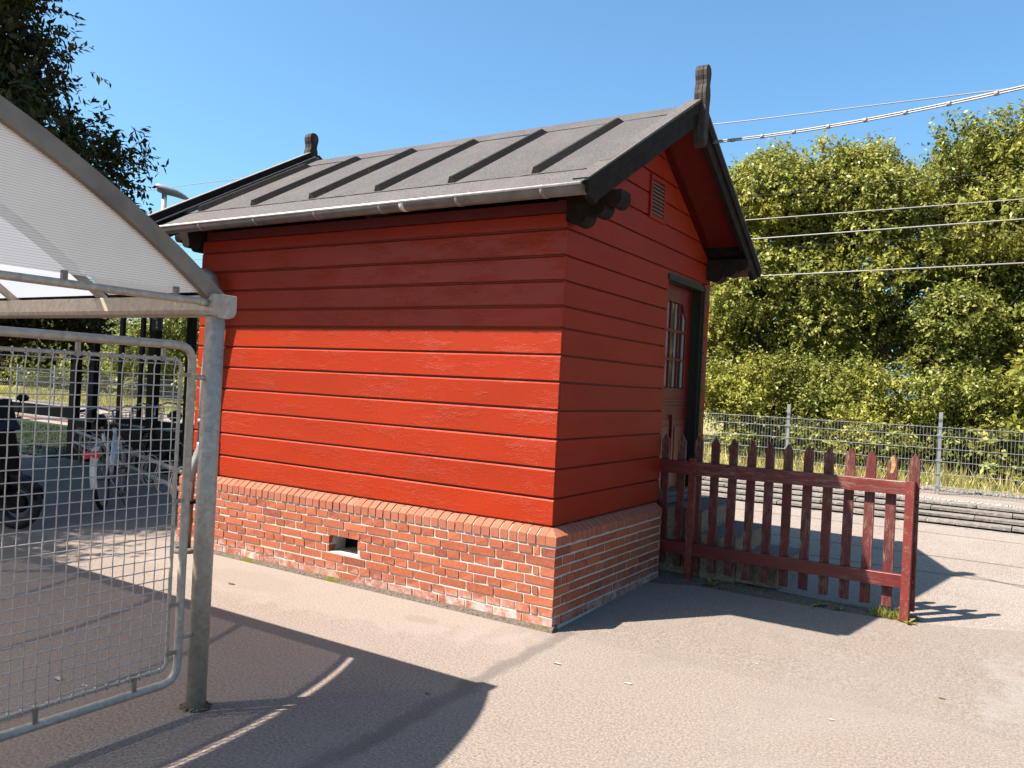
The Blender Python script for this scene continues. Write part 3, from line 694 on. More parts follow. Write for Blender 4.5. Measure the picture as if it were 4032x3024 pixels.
# bargeboards
for xa, xb, sg in ((XR-.045, XR, 1), (XL, XL+.045, -1)):
    for side in (0, 1):
        bp = [(.03, .006), (.0, -.04), (.06, -.105), (.10, -.150), (.15, -.135), (TT-.075, -.135), (TT+.005, .006)]
        MB().prism(bp, lambda u, v, t: rp(t, u, v, side), xa, xb).build('bargeboard', 'black', rf, .003)
        xo = xb if sg > 0 else xa
        MB().prism([(.0, .035), (.0, -.035), (TT-.02, -.035), (TT+.02, .035)], lambda u, v, t: rp(t, u, v, side), min(xo, xo+sg*.022), max(xo, xo+sg*.022)).build('verge_trim', 'black', rf, .003)
        MB().prism([(.02, .036), (TT+.01, .036), (TT+.01, .056), (.02, .046)], lambda u, v, t: rp(t, u, v, side), min(xo-sg*.09, xo+sg*.026), max(xo-sg*.09, xo+sg*.026)).build('verge_flashing', 'felt2', rf)
# finials: three laminations each, figure-eight outline
fo = [(0, 3.60), (.032, 3.655), (.040, 3.70), (.042, 3.94), (.050, 3.985), (.054, 4.03), (.048, 4.075), (.038, 4.105), (.040, 4.14), (.050, 4.175), (.054, 4.215), (.044, 4.25), (.018, 4.268)]
poly = fo+[(-a, b) for a, b in fo[::-1] if a]
for x0, sg in ((XR-.035, 1), (XL+.035, -1)):
    fin = MB(); q = x0
    for i, wd in enumerate((.030, .034, .030)):
        s2 = (1.0, 1.05, .97)[i]
        fin.prism([(u*s2*1.15+YM, v) for u, v in poly], lambda u, v, t: (t, u, v), min(q, q+sg*wd), max(q, q+sg*wd)); q += sg*(wd+.0015)
    fin.build('finial', 'finial', rf, .003)
# soffit rafters & corbels
def corbel(y0, y1, xa, sg):
    m = MB(); pts = [(0, 2.99), (0, 2.80)]
    for cx, cz, r in ((.085, 2.845, .075), (.225, 2.885, .065), (.345, 2.935, .060)):
        for k in range(9):
            a = PI*1.05+PI*.98*k/8
            pts.append((cx+r*math.cos(a), cz+r*math.sin(a)))
    pts.append((.40, 2.99))
    out = [pts[0]]
    for p in pts[1:]:
        out.append((max(0, p[0]), min(p[1], 2.985)))
    out = [(u, v-.07) for u, v in out]
    m.prism(out, lambda u, v, t: (xa+sg*u, t, v), y0, y1, False); return m.build('corbel', 'black', rf)
corbel(-.02, .13, .001, 1); corbel(W-.13, W+.02, .001, 1); corbel(-.02, .13, -L-.001, -1)
for s_ in (0, 1):
    MB().prism([(.40, -.16), (.52, -.16), (.52, -.0555), (.40, -.0555)], lambda u, v, t: rp(t, u, v, s_), XL+.05, XR-.05).build('wall_plate', 'black', rf)
    MB().prism([(.55, -.075), (TT-.1, -.075), (TT-.1, -.056), (.55, -.056)], lambda u, v, t: rp(t, u, v, s_), .001, .03).build('frieze_strip', 'paint_plain', rf)
# gutter with straps
gm = MB(); R_ = .056; gyc, gzc = -.412, 2.850
prof = [(R_*math.cos(a), R_*math.sin(a)) for a in np.linspace(PI, 2*PI, 13)]+[((R_-.004)*math.cos(a), (R_-.004)*math.sin(a)) for a in np.linspace(2*PI, PI, 13)]
gm.prism(prof, lambda u, v, t: (t, gyc+u, gzc+v+.004*t/4), -4.06, .34, True)
gt = gm.build('gutter', 'zinc', hut)
MB().tube([(-4.06, gyc-R_, gzc-.002), (.34, gyc-R_, gzc+.004)], .0095, 8).build('gutter_lip', 'zinc_lip', gt)
MB().prism([(R_*1.03*math.cos(a), R_*1.03*math.sin(a)) for a in np.linspace(PI, 2*PI, 13)], lambda u, v, t: (t, gyc+u, gzc+v), .338, .344).build('end_cap', 'zinc', gt)
for x in (.06, -.60, -1.28, -1.93, -2.61, -3.30, -3.92):
    MB().prism([((R_+.004)*math.cos(a), (R_+.004)*math.sin(a)) for a in np.linspace(PI-.25, 2*PI, 13)]+[((R_+.0008)*math.cos(a), (R_+.0008)*math.sin(a)) for a in np.linspace(2*PI, PI-.25, 13)],
               lambda u, v, t: (t, gyc+u, gzc+v+.004*x/4), x-.013, x+.013, True).build('gutter_bracket', 'clip', gt)
MB().prism([((R_+.002)*math.cos(a), (R_+.002)*math.sin(a)) for a in np.linspace(PI, 2*PI, 13)]+[((R_+.0006)*math.cos(a), (R_+.0006)*math.sin(a)) for a in np.linspace(2*PI, PI, 13)],
           lambda u, v, t: (t, gyc+u, gzc+v-.0015), -1.10, -1.06, True).build('gutter_joint', 'zinc_lip', gt)
dp = MB().tube([(-4.02, gyc, 2.80), (-4.02, gyc, 2.60), (-4.00, gyc+.03, 2.52), (-3.92, -.32, 2.475), (-3.72, -.20, 2.47), (-3.60, -.15, 2.46), (-3.53, -.135, 2.42), (-3.50, -.13, 2.34), (-3.50, -.125, 2.24), (-3.52, -.12, 2.1), (-3.60, -.10, 1.5), (-3.60, -.10, .93)],
               [.04, .04, .045, .052, .056, .058, .060, .056, .048, .040, .038, .038], 16).build('downpipe', 'downpipe', hut)
MB().tube([(-3.60, -.10, .95), (-3.60, -.10, .90), (-3.61, -.125, .82), (-3.615, -.165, .72), (-3.62, -.178, .66), (-3.62, -.178, .60)], .042, 14).build('elbow', 'downpipe', dp)
MB().tube([(-3.62, -.178, .64), (-3.63, -.178, .0)], .034, 14).build('lower_pipe', 'downpipe_low', dp)
MB().tube([(-3.60, -.10, 1.12), (-3.60, -.10, 1.16)], .044, 14).build('pipe_collar', 'downpipe', dp)
MB().box((-3.68, -.235, .40), (-3.57, -.07, .425)).build('pipe_clip', 'blackmetal', dp)
dc = MB().torus((0, 0, .015), (0, 0, 1), .10, .028, 22, 6); dc.tube([(0, 0, -.02), (0, 0, .012)], .09, 18)
tag(dc.build('drain_collar', 'step', loc=(-3.63, -.19, -.03)), 'round concrete drain collar under the downpipe of the hut', 'drain')

# steps at the door
st = empty('door_steps', 'concrete steps descending from the hut door behind the picket fence', 'steps', (.4, 2.45, .05))
for (x0, x1, z0, z1, y0, y1) in ((.0, .36, .02, .600, 2.03, 2.95), (.36, .67, .02, .410, 2.0, 2.93), (.67, 1.02, .03, .235, 2.02, 2.92)):
    o = MB().box((x0-.018 if x0 == 0 else x0+.001, y0, z0), (x1, y1, z1-.006), .004).build('step', 'step_side', st, .006, (-.4, -2.45, -.05))
    MB().box((x0-.019 if x0 == 0 else x0-.01, y0-.004, z1-.006), (x1+.006, y1+.004, z1), .002).build('step_top', 'step', o)

# ------------------------------------------------------------------ picket fence
fA = Vector((.0, 1.940, 0)); fd = Vector((1.688, -.138, 0)).normalized(); fn_ = Vector((fd.y, -fd.x, 0))  # fn_ points to the camera side
def fp(s_, n_, z): p = fA+fd*s_+fn_*n_; return (p.x, p.y, z)
fence = empty('picket_fence', 'low worn red picket fence with rusty posts beside the hut door', 'fence', (1.0, 1.86, .02))
FL = (-1.0, -1.86, -.02)
ang = math.atan2(fd.y, fd.x)
def picket(i, s_, top, bot, w_=.071):
    m = MB(); j = lambda a=.0015: random.uniform(-a, a)
    out = [(-w_/2+j(), bot+j(.004)), (w_/2+j(), bot+j(.004)), (w_/2, top-.055+j(.004)), (w_*.05+j(.004), top), (-w_*.06, top-.002), (-w_/2, top-.055+j(.004))]
    if i == 12: out = [(-w_/2, bot), (w_/2, bot), (w_/2, top-.06), (w_*.22, top-.012), (w_*.05, top-.03), (-w_*.08, top), (-w_*.22, top-.05), (-w_/2, top-.075)]
    m.prism(out, lambda u, v, t: (u, -t, v), .004, .027)
    o = m.build('picket', 'fence', fence, .002)
    p = fp(s_, 0, 0); o.location = (p[0]-1.0, p[1]-1.86, -.02); o.rotation_euler = (0, random.uniform(-.006, .006), ang)
    return o
for i in range(14):
    o = picket(i, .03+i*.1535+random.uniform(-.004, .004), 1.245+random.uniform(-.006, .006), .10+random.uniform(-.008, .01))
    # pickets stand behind the rails
    o.location.x -= fn_.x*.032; o.location.y -= fn_.y*.032
    if i == 12:
        MB().prism([(-.012, 1.09), (.006, 1.085), (.024, 1.14), (.020, 1.19), (.004, 1.222), (-.012, 1.20), (-.004, 1.15)], lambda u, v, t: (u, -t, v), .001, .0275).build('splintered_wood', 'splinter', o)
def rail(s0, s1, z0a, z1a, z0b, z1b, nm='rail'):
    m = MB(); n = 12; vs = []
    Ls = s1-s0
    for k in range(n+1):
        t = k/n; a = z0a+(z0b-z0a)*t; b = z1a+(z1b-z1a)*t; j = random.uniform(-.002, .002); u = Ls*t
        vs += [(u, -.044+j*.5, a+j), (u, -.046, b-.004+j), (u, -.043, b+j), (u, .0, b+.001+j), (u, .0, a+j)]
    fs = [(0, 1, 2, 3, 4), (n*5+4, n*5+3, n*5+2, n*5+1, n*5)]+[(i*5+j, (i+1)*5+j, (i+1)*5+(j+1) % 5, i*5+(j+1) % 5) for i in range(n) for j in range(5)]
    o = m.add(vs, fs).build(nm, 'rail', fence); p = fp(s0, 0, 0)
    o.location = (p[0]-1.0, p[1]-1.86, -.02); o.rotation_euler = (0, 0, ang); return o
rail(-.02, .285, .908, 1.020, .910, 1.022); rail(.345, 1.985, .910, 1.024, .942, 1.040)
rail(-.02, .285, .223, .325, .225, .327); rail(.345, 1.985, .227, .330, .262, .356)
for s_, zt, zb in ((.314, 1.055, -.02), (2.010, 1.045, -.02)):
    m = MB(); t_ = .007; wd = .060
    m.prism([(-wd/2, -.020), (wd/2, -.020), (wd/2, .040), (wd/2-t_, .040), (wd/2-t_, -.020+t_), (-wd/2, -.020+t_)], lambda u, v, t: (u, v-.040, t), zb, zt)
    m.box((wd/2-.001, -.02, zt-.16), (wd/2+.012, .004, zt-.135)); m.box((wd/2-.001, -.02, .30), (wd/2+.012, .004, .325))
    o = m.build('post', 'rust', fence, .0015); p = fp(s_, 0, 0); o.location = (p[0]-1.0, p[1]-1.86, -.02); o.rotation_euler = (0, 0, ang)

# weeds
def weed(x, y, s_, n, label, mat='leaf_mid'):
    rng = np.random.default_rng(int(x*1000)+7); m = MB()
    for k in range(n):
        a = rng.uniform(0, 2*PI); el = rng.uniform(.25, 1.1); l = s_*rng.uniform(.6, 1.2); w_ = l*.16
        d = Vector((math.cos(a)*math.cos(el), math.sin(a)*math.cos(el), math.sin(el))); sd_ = Vector((-math.sin(a), math.cos(a), 0))
        c0 = Vector((0, 0, 0)); pts = []
        for t, ww in ((0, .2), (.3, .7), (.6, 1.), (.85, .7), (1, .05)):
            p = c0+d*l*t-Vector((0, 0, l*.45*t*t)); pts.append((p-sd_*w_*ww, p+Vector((0, 0, -.002)), p+sd_*w_*ww))
        vs = [v for tr_ in pts for v in tr_]; fs = []
        for i in range(4):
            fs += [(i*3, i*3+1, i*3+4, i*3+3), (i*3+1, i*3+2, i*3+5, i*3+4)]
        m.add(vs, fs)
    o = m.build('weed', mat, None, 0, (x, y, gz(y))); tag(o, label, 'weed'); return o
weed(.56, 1.80, .13, 6, 'small dark dandelion in the shade by the left fence post')
weed(1.41, 1.76, .085, 8, 'dandelion rosette in the soil under the middle of the picket fence')
weed(1.56, 1.74, .075, 8, 'broad-leaved weed beside the dandelion, nearer the right fence post')
weed(2.03, 1.70, .085, 11, 'bright leafy weed at the foot of the right fence post', 'leaf_sun')
g = blades('fence_grass', 260, 1.78, 1.98, 1.72, 1.86, .075, .006, 'leaf_sun'); tag(g, 'small tuft of green grass at the foot of the right fence post', 'grass')
# fallen bits on the asphalt
lit = [(-1.484, -2.493, .028), (-2.412, -.664, .03), (.409, -.59, .024), (.864, -.613, .020), (.106, -1.438, .016), (-1.30, -2.46, .02), (1.9, -.4, .014), (2.35, .3, .016),
       (1.45, -1.5, .012), (1.35, .2, .013), (2.5, -.8, .014)]
LL = ['pale scrap on the asphalt behind the lower mesh of the shelter', 'pale leaf on the sunny asphalt below the left part of the brick plinth', 'white splayed leaf on the asphalt just in front of the near hut corner',
      'yellowish leaf on the open asphalt right of the near hut corner', 'tiny white fleck inside the curved tip of the shelter shadow', 'brown leaf next to the pale scrap behind the lower mesh']
for i, (x, y, r) in enumerate(lit):
    m = MB(); n = 7; a0 = random.random()*6
    vs = [(r*random.uniform(.5, 1.1)*math.cos(a0+k*2*PI/n)*1.5, r*random.uniform(.5, 1.)*math.sin(a0+k*2*PI/n)*.8, random.uniform(.002, r*.35)) for k in range(n)]+[(0, 0, .002)]
    m.add(vs, [(k, (k+1) % n, n) for k in range(n)])
    o = m.build('dry_leaf', ['litter', 'leaf_brown', 'litter'][i % 3], None, 0, (x, y, gz(y)+.001)); tag(o, LL[i] if i < len(LL) else 'tiny pale dry leaf lying on the bare asphalt in the sun', 'leaf', 'dry leaves scattered on the asphalt')

# ------------------------------------------------------------------ galvanised shelter
XS = -.656
sh = empty('bike_shelter', 'galvanised cycle shelter with arched polycarbonate roof and wire mesh end', 'shelter', (XS, -2.28, -.03))
SL_ = (-XS, 2.28, .03)
def sb(m, name, mat, bevel=0, parent=None):
    return m.build(name, mat, parent or sh, bevel, SL_ if parent is None else (0, 0, 0))
for px_, py_ in ((XS, -2.28), (-4.54, -2.28), (-8.4, -2.28), (XS, -8.0), (-4.54, -8.0), (-8.4, -8.0)):
    sb(MB().tube([(px_, py_, -.04), (px_, py_, 1.86)], .0465, 24), 'post', 'galv')
jr = MB()
for k in range(26):
    a = k/26*2*PI; r = .055+random.uniform(-.006, .012); s_ = random.uniform(.006, .014)
    jr.box((XS+r*math.cos(a)-s_, -2.28+r*math.sin(a)-s_, -.035), (XS+r*math.cos(a)+s_, -2.28+r*math.sin(a)+s_, -.03+s_*.8), .004)
sb(jr, 'post_footing', 'soil')
up_ = [(-.055, .045), (-.055, -.025), (-.045, -.045), (-.02, -.055), (.02, -.055), (.045, -.045), (.055, -.025), (.055, .045)]
for yb in (-2.28, -8.0):
    sb(MB().prism(up_, lambda u, v, t: (t, yb+u, 1.915+v), -8.6, XS-.05, False), 'gutter_beam', 'galv', .004)
    sb(MB().prism([(u*1.25, v*1.15) for u, v in up_], lambda u, v, t: (t, yb+u+.012, 1.916+v), XS-.05, XS+.055, False), 'corner_bracket', 'galv', .004)
RC = 4.67; YC = -5.137; ZC = 2.975-RC
def arcpts(r, z0=1.985, n=40):
    a1 = math.acos((z0-ZC)/r); return [(YC+r*math.sin(a), ZC+r*math.cos(a)) for a in np.linspace(-a1, a1, n)]
def rib(x, w_=.055, r0=.078, mat='galv_brown'):
    m = MB(); a1 = math.acos((1.96-ZC)/RC); n = 40; vs = []
    for a in np.linspace(-a1, a1, n):
        for r, xx in ((RC, x-w_/2), (RC, x+w_/2), (RC-r0, x+w_/2), (RC-r0, x-w_/2)): vs.append((xx, YC+r*math.sin(a), ZC+r*math.cos(a)))
    fs = [(3, 2, 1, 0), tuple((n-1)*4+i for i in range(4))]+[(i*4+j, i*4+(j+1) % 4, (i+1)*4+(j+1) % 4, (i+1)*4+j) for i in range(n-1) for j in range(4)]
    return sb(m.add(vs, fs), 'arch_rib', mat, .003)
rib(XS-.005)
for k in range(1, 8): rib(XS-.93*k-.035, .028, .04, 'galv')
xs_ = [XS-.93*k-.035 for k in range(0, 8)]
for k in range(7):
    xa, xb = xs_[k]-.012, xs_[k+1]+.012
    if k == 0: xb = -1.575
    m = MB(); P = arcpts(RC-.004, 1.985, 60); vs = [(xa, y, z) for y, z in P]+[(xb, y, z) for y, z in P]; n = len(P)
    m.add(vs, [(i, i+1, n+i+1, n+i) for i in range(n-1)], True)
    sb(m, 'roof_sheet', 'poly_roof_dirty' if k == 0 else 'poly_roof')
# translucent end sheet inside the arch
P = arcpts(RC-.074, 1.972, 50); xe = XS-.012; m = MB()
m.add([(xe, y, z) for y, z in P]+[(xe, P[-1][0], 1.968), (xe, P[0][0], 1.968)], [tuple(range(len(P)+2))])
sb(m, 'end_sheet', 'poly_end')
sb(MB().tube([(XS+.01, -2.335, 1.923), (XS+.01, -2.40, 1.925), (XS+.01, -7.94, 1.925)], .0175, 12), 'cross_tube', 'galv')
sb(MB().tube([(XS+.01, -2.34, 1.923), (XS+.01, -2.385, 1.924)], .0195, 12), 'tube_sleeve', 'galv')
for y in (-2.505, -3.02, -3.55, -4.1): sb(MB().box((XS-.004, y-.010, 1.93), (XS+.018, y+.010, 1.978)), 'sheet_clamp', 'galv_brown')
# mesh end screen
y0, y1, z0, z1 = -5.05, -2.395, .132, 1.712; r = .085
pth = arc((XS, y0+r, z1), (XS, y0, z1-r), (XS, y0, z1))+arc((XS, y0, z0+r), (XS, y0+r, z0), (XS, y0, z0))+arc((XS, y1-r, z0), (XS, y1, z0+r), (XS, y1, z0))+arc((XS, y1, z1-r), (XS, y1-r, z1), (XS, y1, z1))
scr = sb(MB().tube(pth, .0195, 14, False, True), 'mesh_frame', 'galv')
y0i, y1i, z0i, z1i = -4.99, -2.455, .203, 1.645; r = .04
pth = arc((XS, y0i+r, z1i), (XS, y0i, z1i-r), (XS, y0i, z1i))+arc((XS, y0i, z0i+r), (XS, y0i+r, z0i), (XS, y0i, z0i))+arc((XS, y1i-r, z0i), (XS, y1i, z0i+r), (XS, y1i, z0i))+arc((XS, y1i, z1i-r), (XS, y1i-r, z1i), (XS, y1i, z1i))
MB().tube(pth, .0085, 10, False, True).build('inner_rod', 'galv', scr)
y = -2.488; i = 0
while y > y0i+.02:
    n = 30; zz_ = np.linspace(z0i, z1i, n)
    pts = [(XS+.0013*(1 if (k+i) % 2 else -1), y+.0004*math.sin(k*2.1+i), z) for k, z in enumerate(zz_)]
    pts = [(XS, y, z0i-.011), (XS+.011, y, z0i)]+pts[1:-1]+[(XS+.011, y, z1i), (XS, y, z1i+.011)]
    MB().tube(pts, .0026, 6).build('wire', 'wire', scr)
    MB().torus((XS, y, z1i), (0, 1, 0), .0112, .003, 12, 6).build('wire_knuckle', 'wire', scr)
    MB().torus((XS, y, z0i), (0, 1, 0), .0112, .003, 12, 6).build('wire_knuckle', 'wire', scr)
    y -= .0510; i += 1
z = 1.622; i = 0
while z > z0i+.02:
    n = 52; yy_ = np.linspace(y0i, y1i, n)
    pts = [(XS+.0013*(-1 if (k+i) % 2 else 1), y, z+.0004*math.sin(k*1.7+i)) for k, y in enumerate(yy_)]
    pts = pts+[(XS, y1i+.011, z)]
    MB().tube(pts, .0026, 6).build('wire', 'wire', scr); z -= .0498; i += 1
for (yc, zc, ax) in ((-2.95, 1.675, 'z'), (-2.555, 1.675, 'z'), (-3.45, 1.675, 'z'), (-2.425, 1.575, 'y'), (-2.425, .985, 'y'), (-2.425, .50, 'y'), (-2.425, .275, 'y'), (-2.62, .168, 'z'), (-3.05, .168, 'z'), (-3.5, .168, 'z')):
    m = MB()
    if ax == 'z': m.box((XS+.004, yc-.009, zc-.042 if zc > 1 else zc-.022), (XS+.016, yc+.009, zc+.018 if zc > 1 else zc+.042)); m.tube([(XS+.014, yc, zc), (XS+.019, yc, zc)], .005, 8)
    else: m.box((XS+.004, yc-.040, zc-.009), (XS+.016, yc+.008, zc+.009)); m.tube([(XS+.014, yc-.01, zc), (XS+.019, yc-.01, zc)], .005, 8)
    m.tube([(XS, yc-.02, zc), (XS, yc+.03, zc)] if ax == 'y' else [(XS, yc, zc-.03), (XS, yc, zc+.03)], .006, 8)
    m.build('mesh_clamp', 'tan', scr)
for z in (1.565, .335): MB().tube([(XS, y1, z), (XS, -2.31, z)], .0115, 12).build('stub_tube', 'galv', scr)

# ------------------------------------------------------------------ black waiting shelter beyond
ws = empty('waiting_shelter', 'black framed platform shelter with dark lower panels beyond the bicycles', 'shelter', (-9, 2.9, 0))
WL = (9, -2.9, 0)
def wb(m, n, mat, par=None): return m.build(n, mat, par or ws, 0, WL if par is None else (0, 0, 0))
for x, w_ in ((-10.54, .17), (-10.02, .15), (-9.61, .09), (-9.02, .085), (-8.72, .09), (-8.44, .17), (-7.80, .05), (-7.56, .12)):
    yy = 2.6 if w_ > .1 else 3.4
    xx = x if yy == 2.6 else x-1.15*.8
    wb(MB().box((xx-w_/2, yy, 0), (xx+w_/2, yy+w_*.6, 2.62)), 'post', 'blackmetal')
wb(MB().box((-10.75, 2.56, 2.62), (-7.45, 3.65, 2.74)), 'roof', 'blackmetal')
wb(MB().box((-10.40, 2.60, .02), (-8.53, 2.66, .68)), 'lower_panel', 'darkpanel'); wb(MB().box((-8.36, 2.60, .02), (-7.62, 2.66, .68)), 'lower_panel', 'darkpanel')
wb(MB().box((-10.45, 3.42, .04), (-7.9, 3.48, .72)), 'lower_panel', 'darkpanel')
wb(MB().box((-10.4, 2.58, .681), (-8.53, 2.70, .70)), 'panel_top_light', 'greyp'); wb(MB().box((-8.36, 2.58, .681), (-7.62, 2.70, .70)), 'panel_top_light', 'greyp')  # pale grey strips stand in for light caught on the black panel tops
wb(MB().box((-7.49, 2.60, .20), (-7.38, 2.66, .62)), 'grey_panel', 'greyp')
sg_ = empty('platform_sign', 'small dark blue hanging sign with a white 1 under the black shelter', 'sign', (-8.29, 2.55, 2.16))
MB().box((-.11, 0, 0), (.11, .02, .22)).build('sign_plate', 'navy', sg_)
MB().box((-.09, -.004, .165), (.02, -.001, .178)).build('white_bar', 'plate', sg_)
MB().prism([(-.02, .03), (.045, .03), (.045, .045), (.024, .045), (.024, .145), (.006, .145), (-.016, .122), (-.010, .108), (.004, .118), (.004, .045), (-.02, .045)], lambda u, v, t: (u, t, v), -.004, -.001).build('numeral', 'plate', sg_)
for x in (-.08, .08): MB().tube([(x, .01, .22), (x, .01, .50)], .006, 6).build('hanger', 'blackmetal', sg_)
# dark rail fence by the lawn
rl = empty('dark_board_rail', 'single dark board rail on posts at the edge of the shaded lawn', 'fence', (-12.5, 2.6, 0))
MB().box((-4.2, 0, .71), (1.88, .05, .88)).build('board', 'darkpanel', rl)
for x in (-4.0, -1.9): MB().box((x, .06, 0), (x+.10, .16, .92)).build('post', 'darkpanel', rl)

# ------------------------------------------------------------------ bike rack, bicycles, scooter
rk = empty('bike_rack', 'tubular bike rack with looped wheel holders on two rails', 'bike rack', (-6.6, 1.25, 0))
A_, B_ = Vector((-3.95+6.6, .10-1.25+.0, 0)), Vector((-11.6+6.6, 3.35-1.25-.2, 0)); A_ = Vector((2.35, -.95, 0)); B_ = Vector((-3.6, 1.25, 0))
for z in (.52, .34): MB().tube([A_+Vector((0, 0, z+.03)), B_+Vector((0, 0, z))], .024, 10).build('rack_rail', 'galv', rk)
dv = (B_-A_).normalized(); nv = Vector((-dv.y, dv.x, 0))
for t in np.arange(.35, 6.2, .62):
    for q in (-.035, .035):
        c = A_+dv*(t+q)+Vector((0, 0, .42))
        MB().tube([c+nv*.10*math.cos(a)+Vector((0, 0, .18*math.sin(a))) for a in [2*PI*k/20 for k in range(20)]], .006, 6, False, True).build('wheel_loop', 'galv', rk)
for t in (.1, 2.9, 5.9): MB().tube([A_+dv*t+Vector((0, 0, .03)), A_+dv*t+Vector((0, 0, .52))], .02, 8).build('rack_leg', 'galv', rk)

def wheel(par, x, lean=0):
    w_ = MB().torus((0, 0, 0), (0, 1, 0), .335, .022, 36, 8).build('tyre', 'rubber', par, 0, (x, 0, .355))
    MB().torus((0, 0, 0), (0, 1, 0), .308, .011, 36, 6).build('rim', 'chrome', w_)
    sp = MB()
    for k in range(18):
        a = k/18*2*PI; sp.tube([(0, .02*(-1)**k, 0), (.305*math.cos(a), 0, .305*math.sin(a))], .0016, 4, False)
    sp.tube([(0, -.05, 0), (0, .05, 0)], .022, 10); sp.build('spokes', 'chrome', w_)
    return w_
def bicycle(loc, rz, label, mat, guard, grp, lean=.06, basket=True):
    b = empty('bicycle', label, 'bicycle', loc, rz, grp); b.rotation_euler = (lean, 0, rz)
    wheel(b, 0); wheel(b, 1.10)
    bb = (.45, 0, .30); hd = (.93, 0, .86); hb = (.97, 0, .72); se = (.27, 0, .86)
    f_ = MB(); f_.tube([hb, bb], .030, 10); f_.tube([bb, se], .018, 10); f_.tube([(.96, 0, .82), (.60, 0, .42), (.40, 0, .48)], .018, 10)
    f_.tube([hd, hb], .022, 10)
    for s_ in (-1, 1):
        f_.tube([bb, (.2, .055*s_, .33), (0, .06*s_, .355)], .010, 8); f_.tube([(.31, .0, .72), (.26, .05*s_, .66), (0, .06*s_, .355)], .008, 8)
        f_.tube([(.985, .045*s_, .70), (1.03, .05*s_, .55), (1.10, .05*s_, .355)], .012, 8)
    f_.build('frame', mat, b)
    g_ = MB()
    for xc, a0, a1 in ((0, .05, 1.05), (1.10, .25, .95)):
        P_ = []
        for k in range(15):
            a = PI*(a0+(a1-a0)*k/14); P_.append((a, ))
        vs = []
        for (a,) in P_:
            for yy, rr in ((-.035, .372), (-.02, .386), (.02, .386), (.035, .372)): vs.append((xc+rr*math.cos(a), yy, .355+rr*math.sin(a)))
        g_.add(vs, [(i*4+j, i*4+j+1, (i+1)*4+j+1, (i+1)*4+j) for i in range(14) for j in range(3)], True)
    g_.build('mudguard', guard, b)
    MB().tube([(-.02, 0, .0), (0, 0, 0)], .001, 3)
    MB().tube([(-.41, .045, .655), (-.37, .045, .655)], .042, 14).tube([(-.41, -.045, .655), (-.37, -.045, .655)], .042, 14).build('rear_light', 'redlens', b)
    ca = MB(); ca.tube([(.22, .06, .75), (-.36, .06, .74), (-.39, 0, .74), (-.36, -.06, .74), (.22, -.06, .75)], .007, 6)
    for x in (-.2, 0, .12): ca.tube([(x, -.06, .745), (x, .06, .745)], .005, 6)
    for s_ in (-1, 1): ca.tube([(-.25, .06*s_, .74), (0, .07*s_, .37)], .005, 6)
    ca.build('luggage_rack', 'chrome' if mat == 'white' else 'blackmetal', b)
    sd2 = MB().tube([(.255, 0, .84), (.235, 0, .96)], .013, 8); sd2.build('seat_post', 'chrome', b)
    sdl = MB(); sdl.tube([(.08, 0, .985), (.14, 0, .99), (.24, 0, .985), (.36, 0, .985), (.42, 0, .975)], [.035, .075, .065, .028, .018], 12); sdl.build('saddle', 'darkplastic', b)
    h_ = MB(); h_.tube([(.925, 0, .85), (.90, 0, 1.06)], .013, 8)
    h_.tube([(.66, -.30, 1.10), (.76, -.27, 1.10), (.90, -.16, 1.12), (.93, -.03, 1.07), (.93, .03, 1.07), (.90, .16, 1.12), (.76, .27, 1.10), (.66, .30, 1.10)], .0115, 8)
    hb_ = h_.build('handlebar', 'chrome', b)
    for s_ in (-1, 1):
        MB().tube([(.62, .305*s_, 1.10), (.76, .27*s_, 1.10)], .017, 8).build('grip', 'rubber', hb_)
        MB().tube([(.80, .24*s_, 1.10), (.74, .25*s_, 1.06), (.66, .30*s_, 1.04)], .006, 6).build('brake_lever', 'chrome', hb_)
    if basket:
        k_ = MB()
        for z_ in np.arange(.82, 1.04, .035):
            e = (z_-.82)*.15; k_.tube([(1.02-e*.2, -.14-e, z_), (1.26+e, -.14-e, z_), (1.26+e, .14+e, z_), (1.02-e*.2, .14+e, z_)], .003, 5, False, True)
        for yy in np.arange(-.14, .15, .035):
            k_.tube([(1.26, yy, .82), (1.29, yy*1.2, 1.03)], .0022, 4); k_.tube([(1.02, yy, .82), (1.01, yy*1.2, 1.03)], .0022, 4); k_.tube([(1.02, yy, .82), (1.26, yy, .82)], .0022, 4)
        for xx in np.arange(1.02, 1.27, .04):
            for s_ in (-1, 1): k_.tube([(xx, .14*s_, .82), (xx, .172*s_, 1.03)], .0022, 4)
        k_.build('basket', 'blackmetal', b)
    cr = MB(); cr.tube([(.45, -.09, .30), (.45, .09, .30)], .018, 8); cr.tube([(.45, -.075, .30), (.45, -.075, .13)], .009, 6); cr.tube([(.45, .075, .30), (.45, .075, .47)], .009, 6)
    cr.box((.40, -.17, .115), (.50, -.08, .135)); cr.box((.40, .08, .465), (.50, .17, .485)); cr.torus((.45, -.05, .30), (0, 1, 0), .085, .006, 24, 5)
    cr.build('pedals', 'chrome', b)
    MB().tube([(.02, -.09, .34), (.05, -.16, .18), (.08, -.22, .01)], .008, 6).build('kickstand', 'chrome', b)
    return b
bicycle((-5.96, .44, -.012), math.radians(138), 'white city bicycle with red rear reflector seen from behind in front of the rack', 'white', 'white', 'bicycles parked at the rack', -.11)
bicycle((-6.15, 1.55, .02), math.radians(165), 'dark bicycle with basket parked beyond the white bicycle', 'blackmetal', 'blackmetal', 'bicycles parked at the rack', -.04)

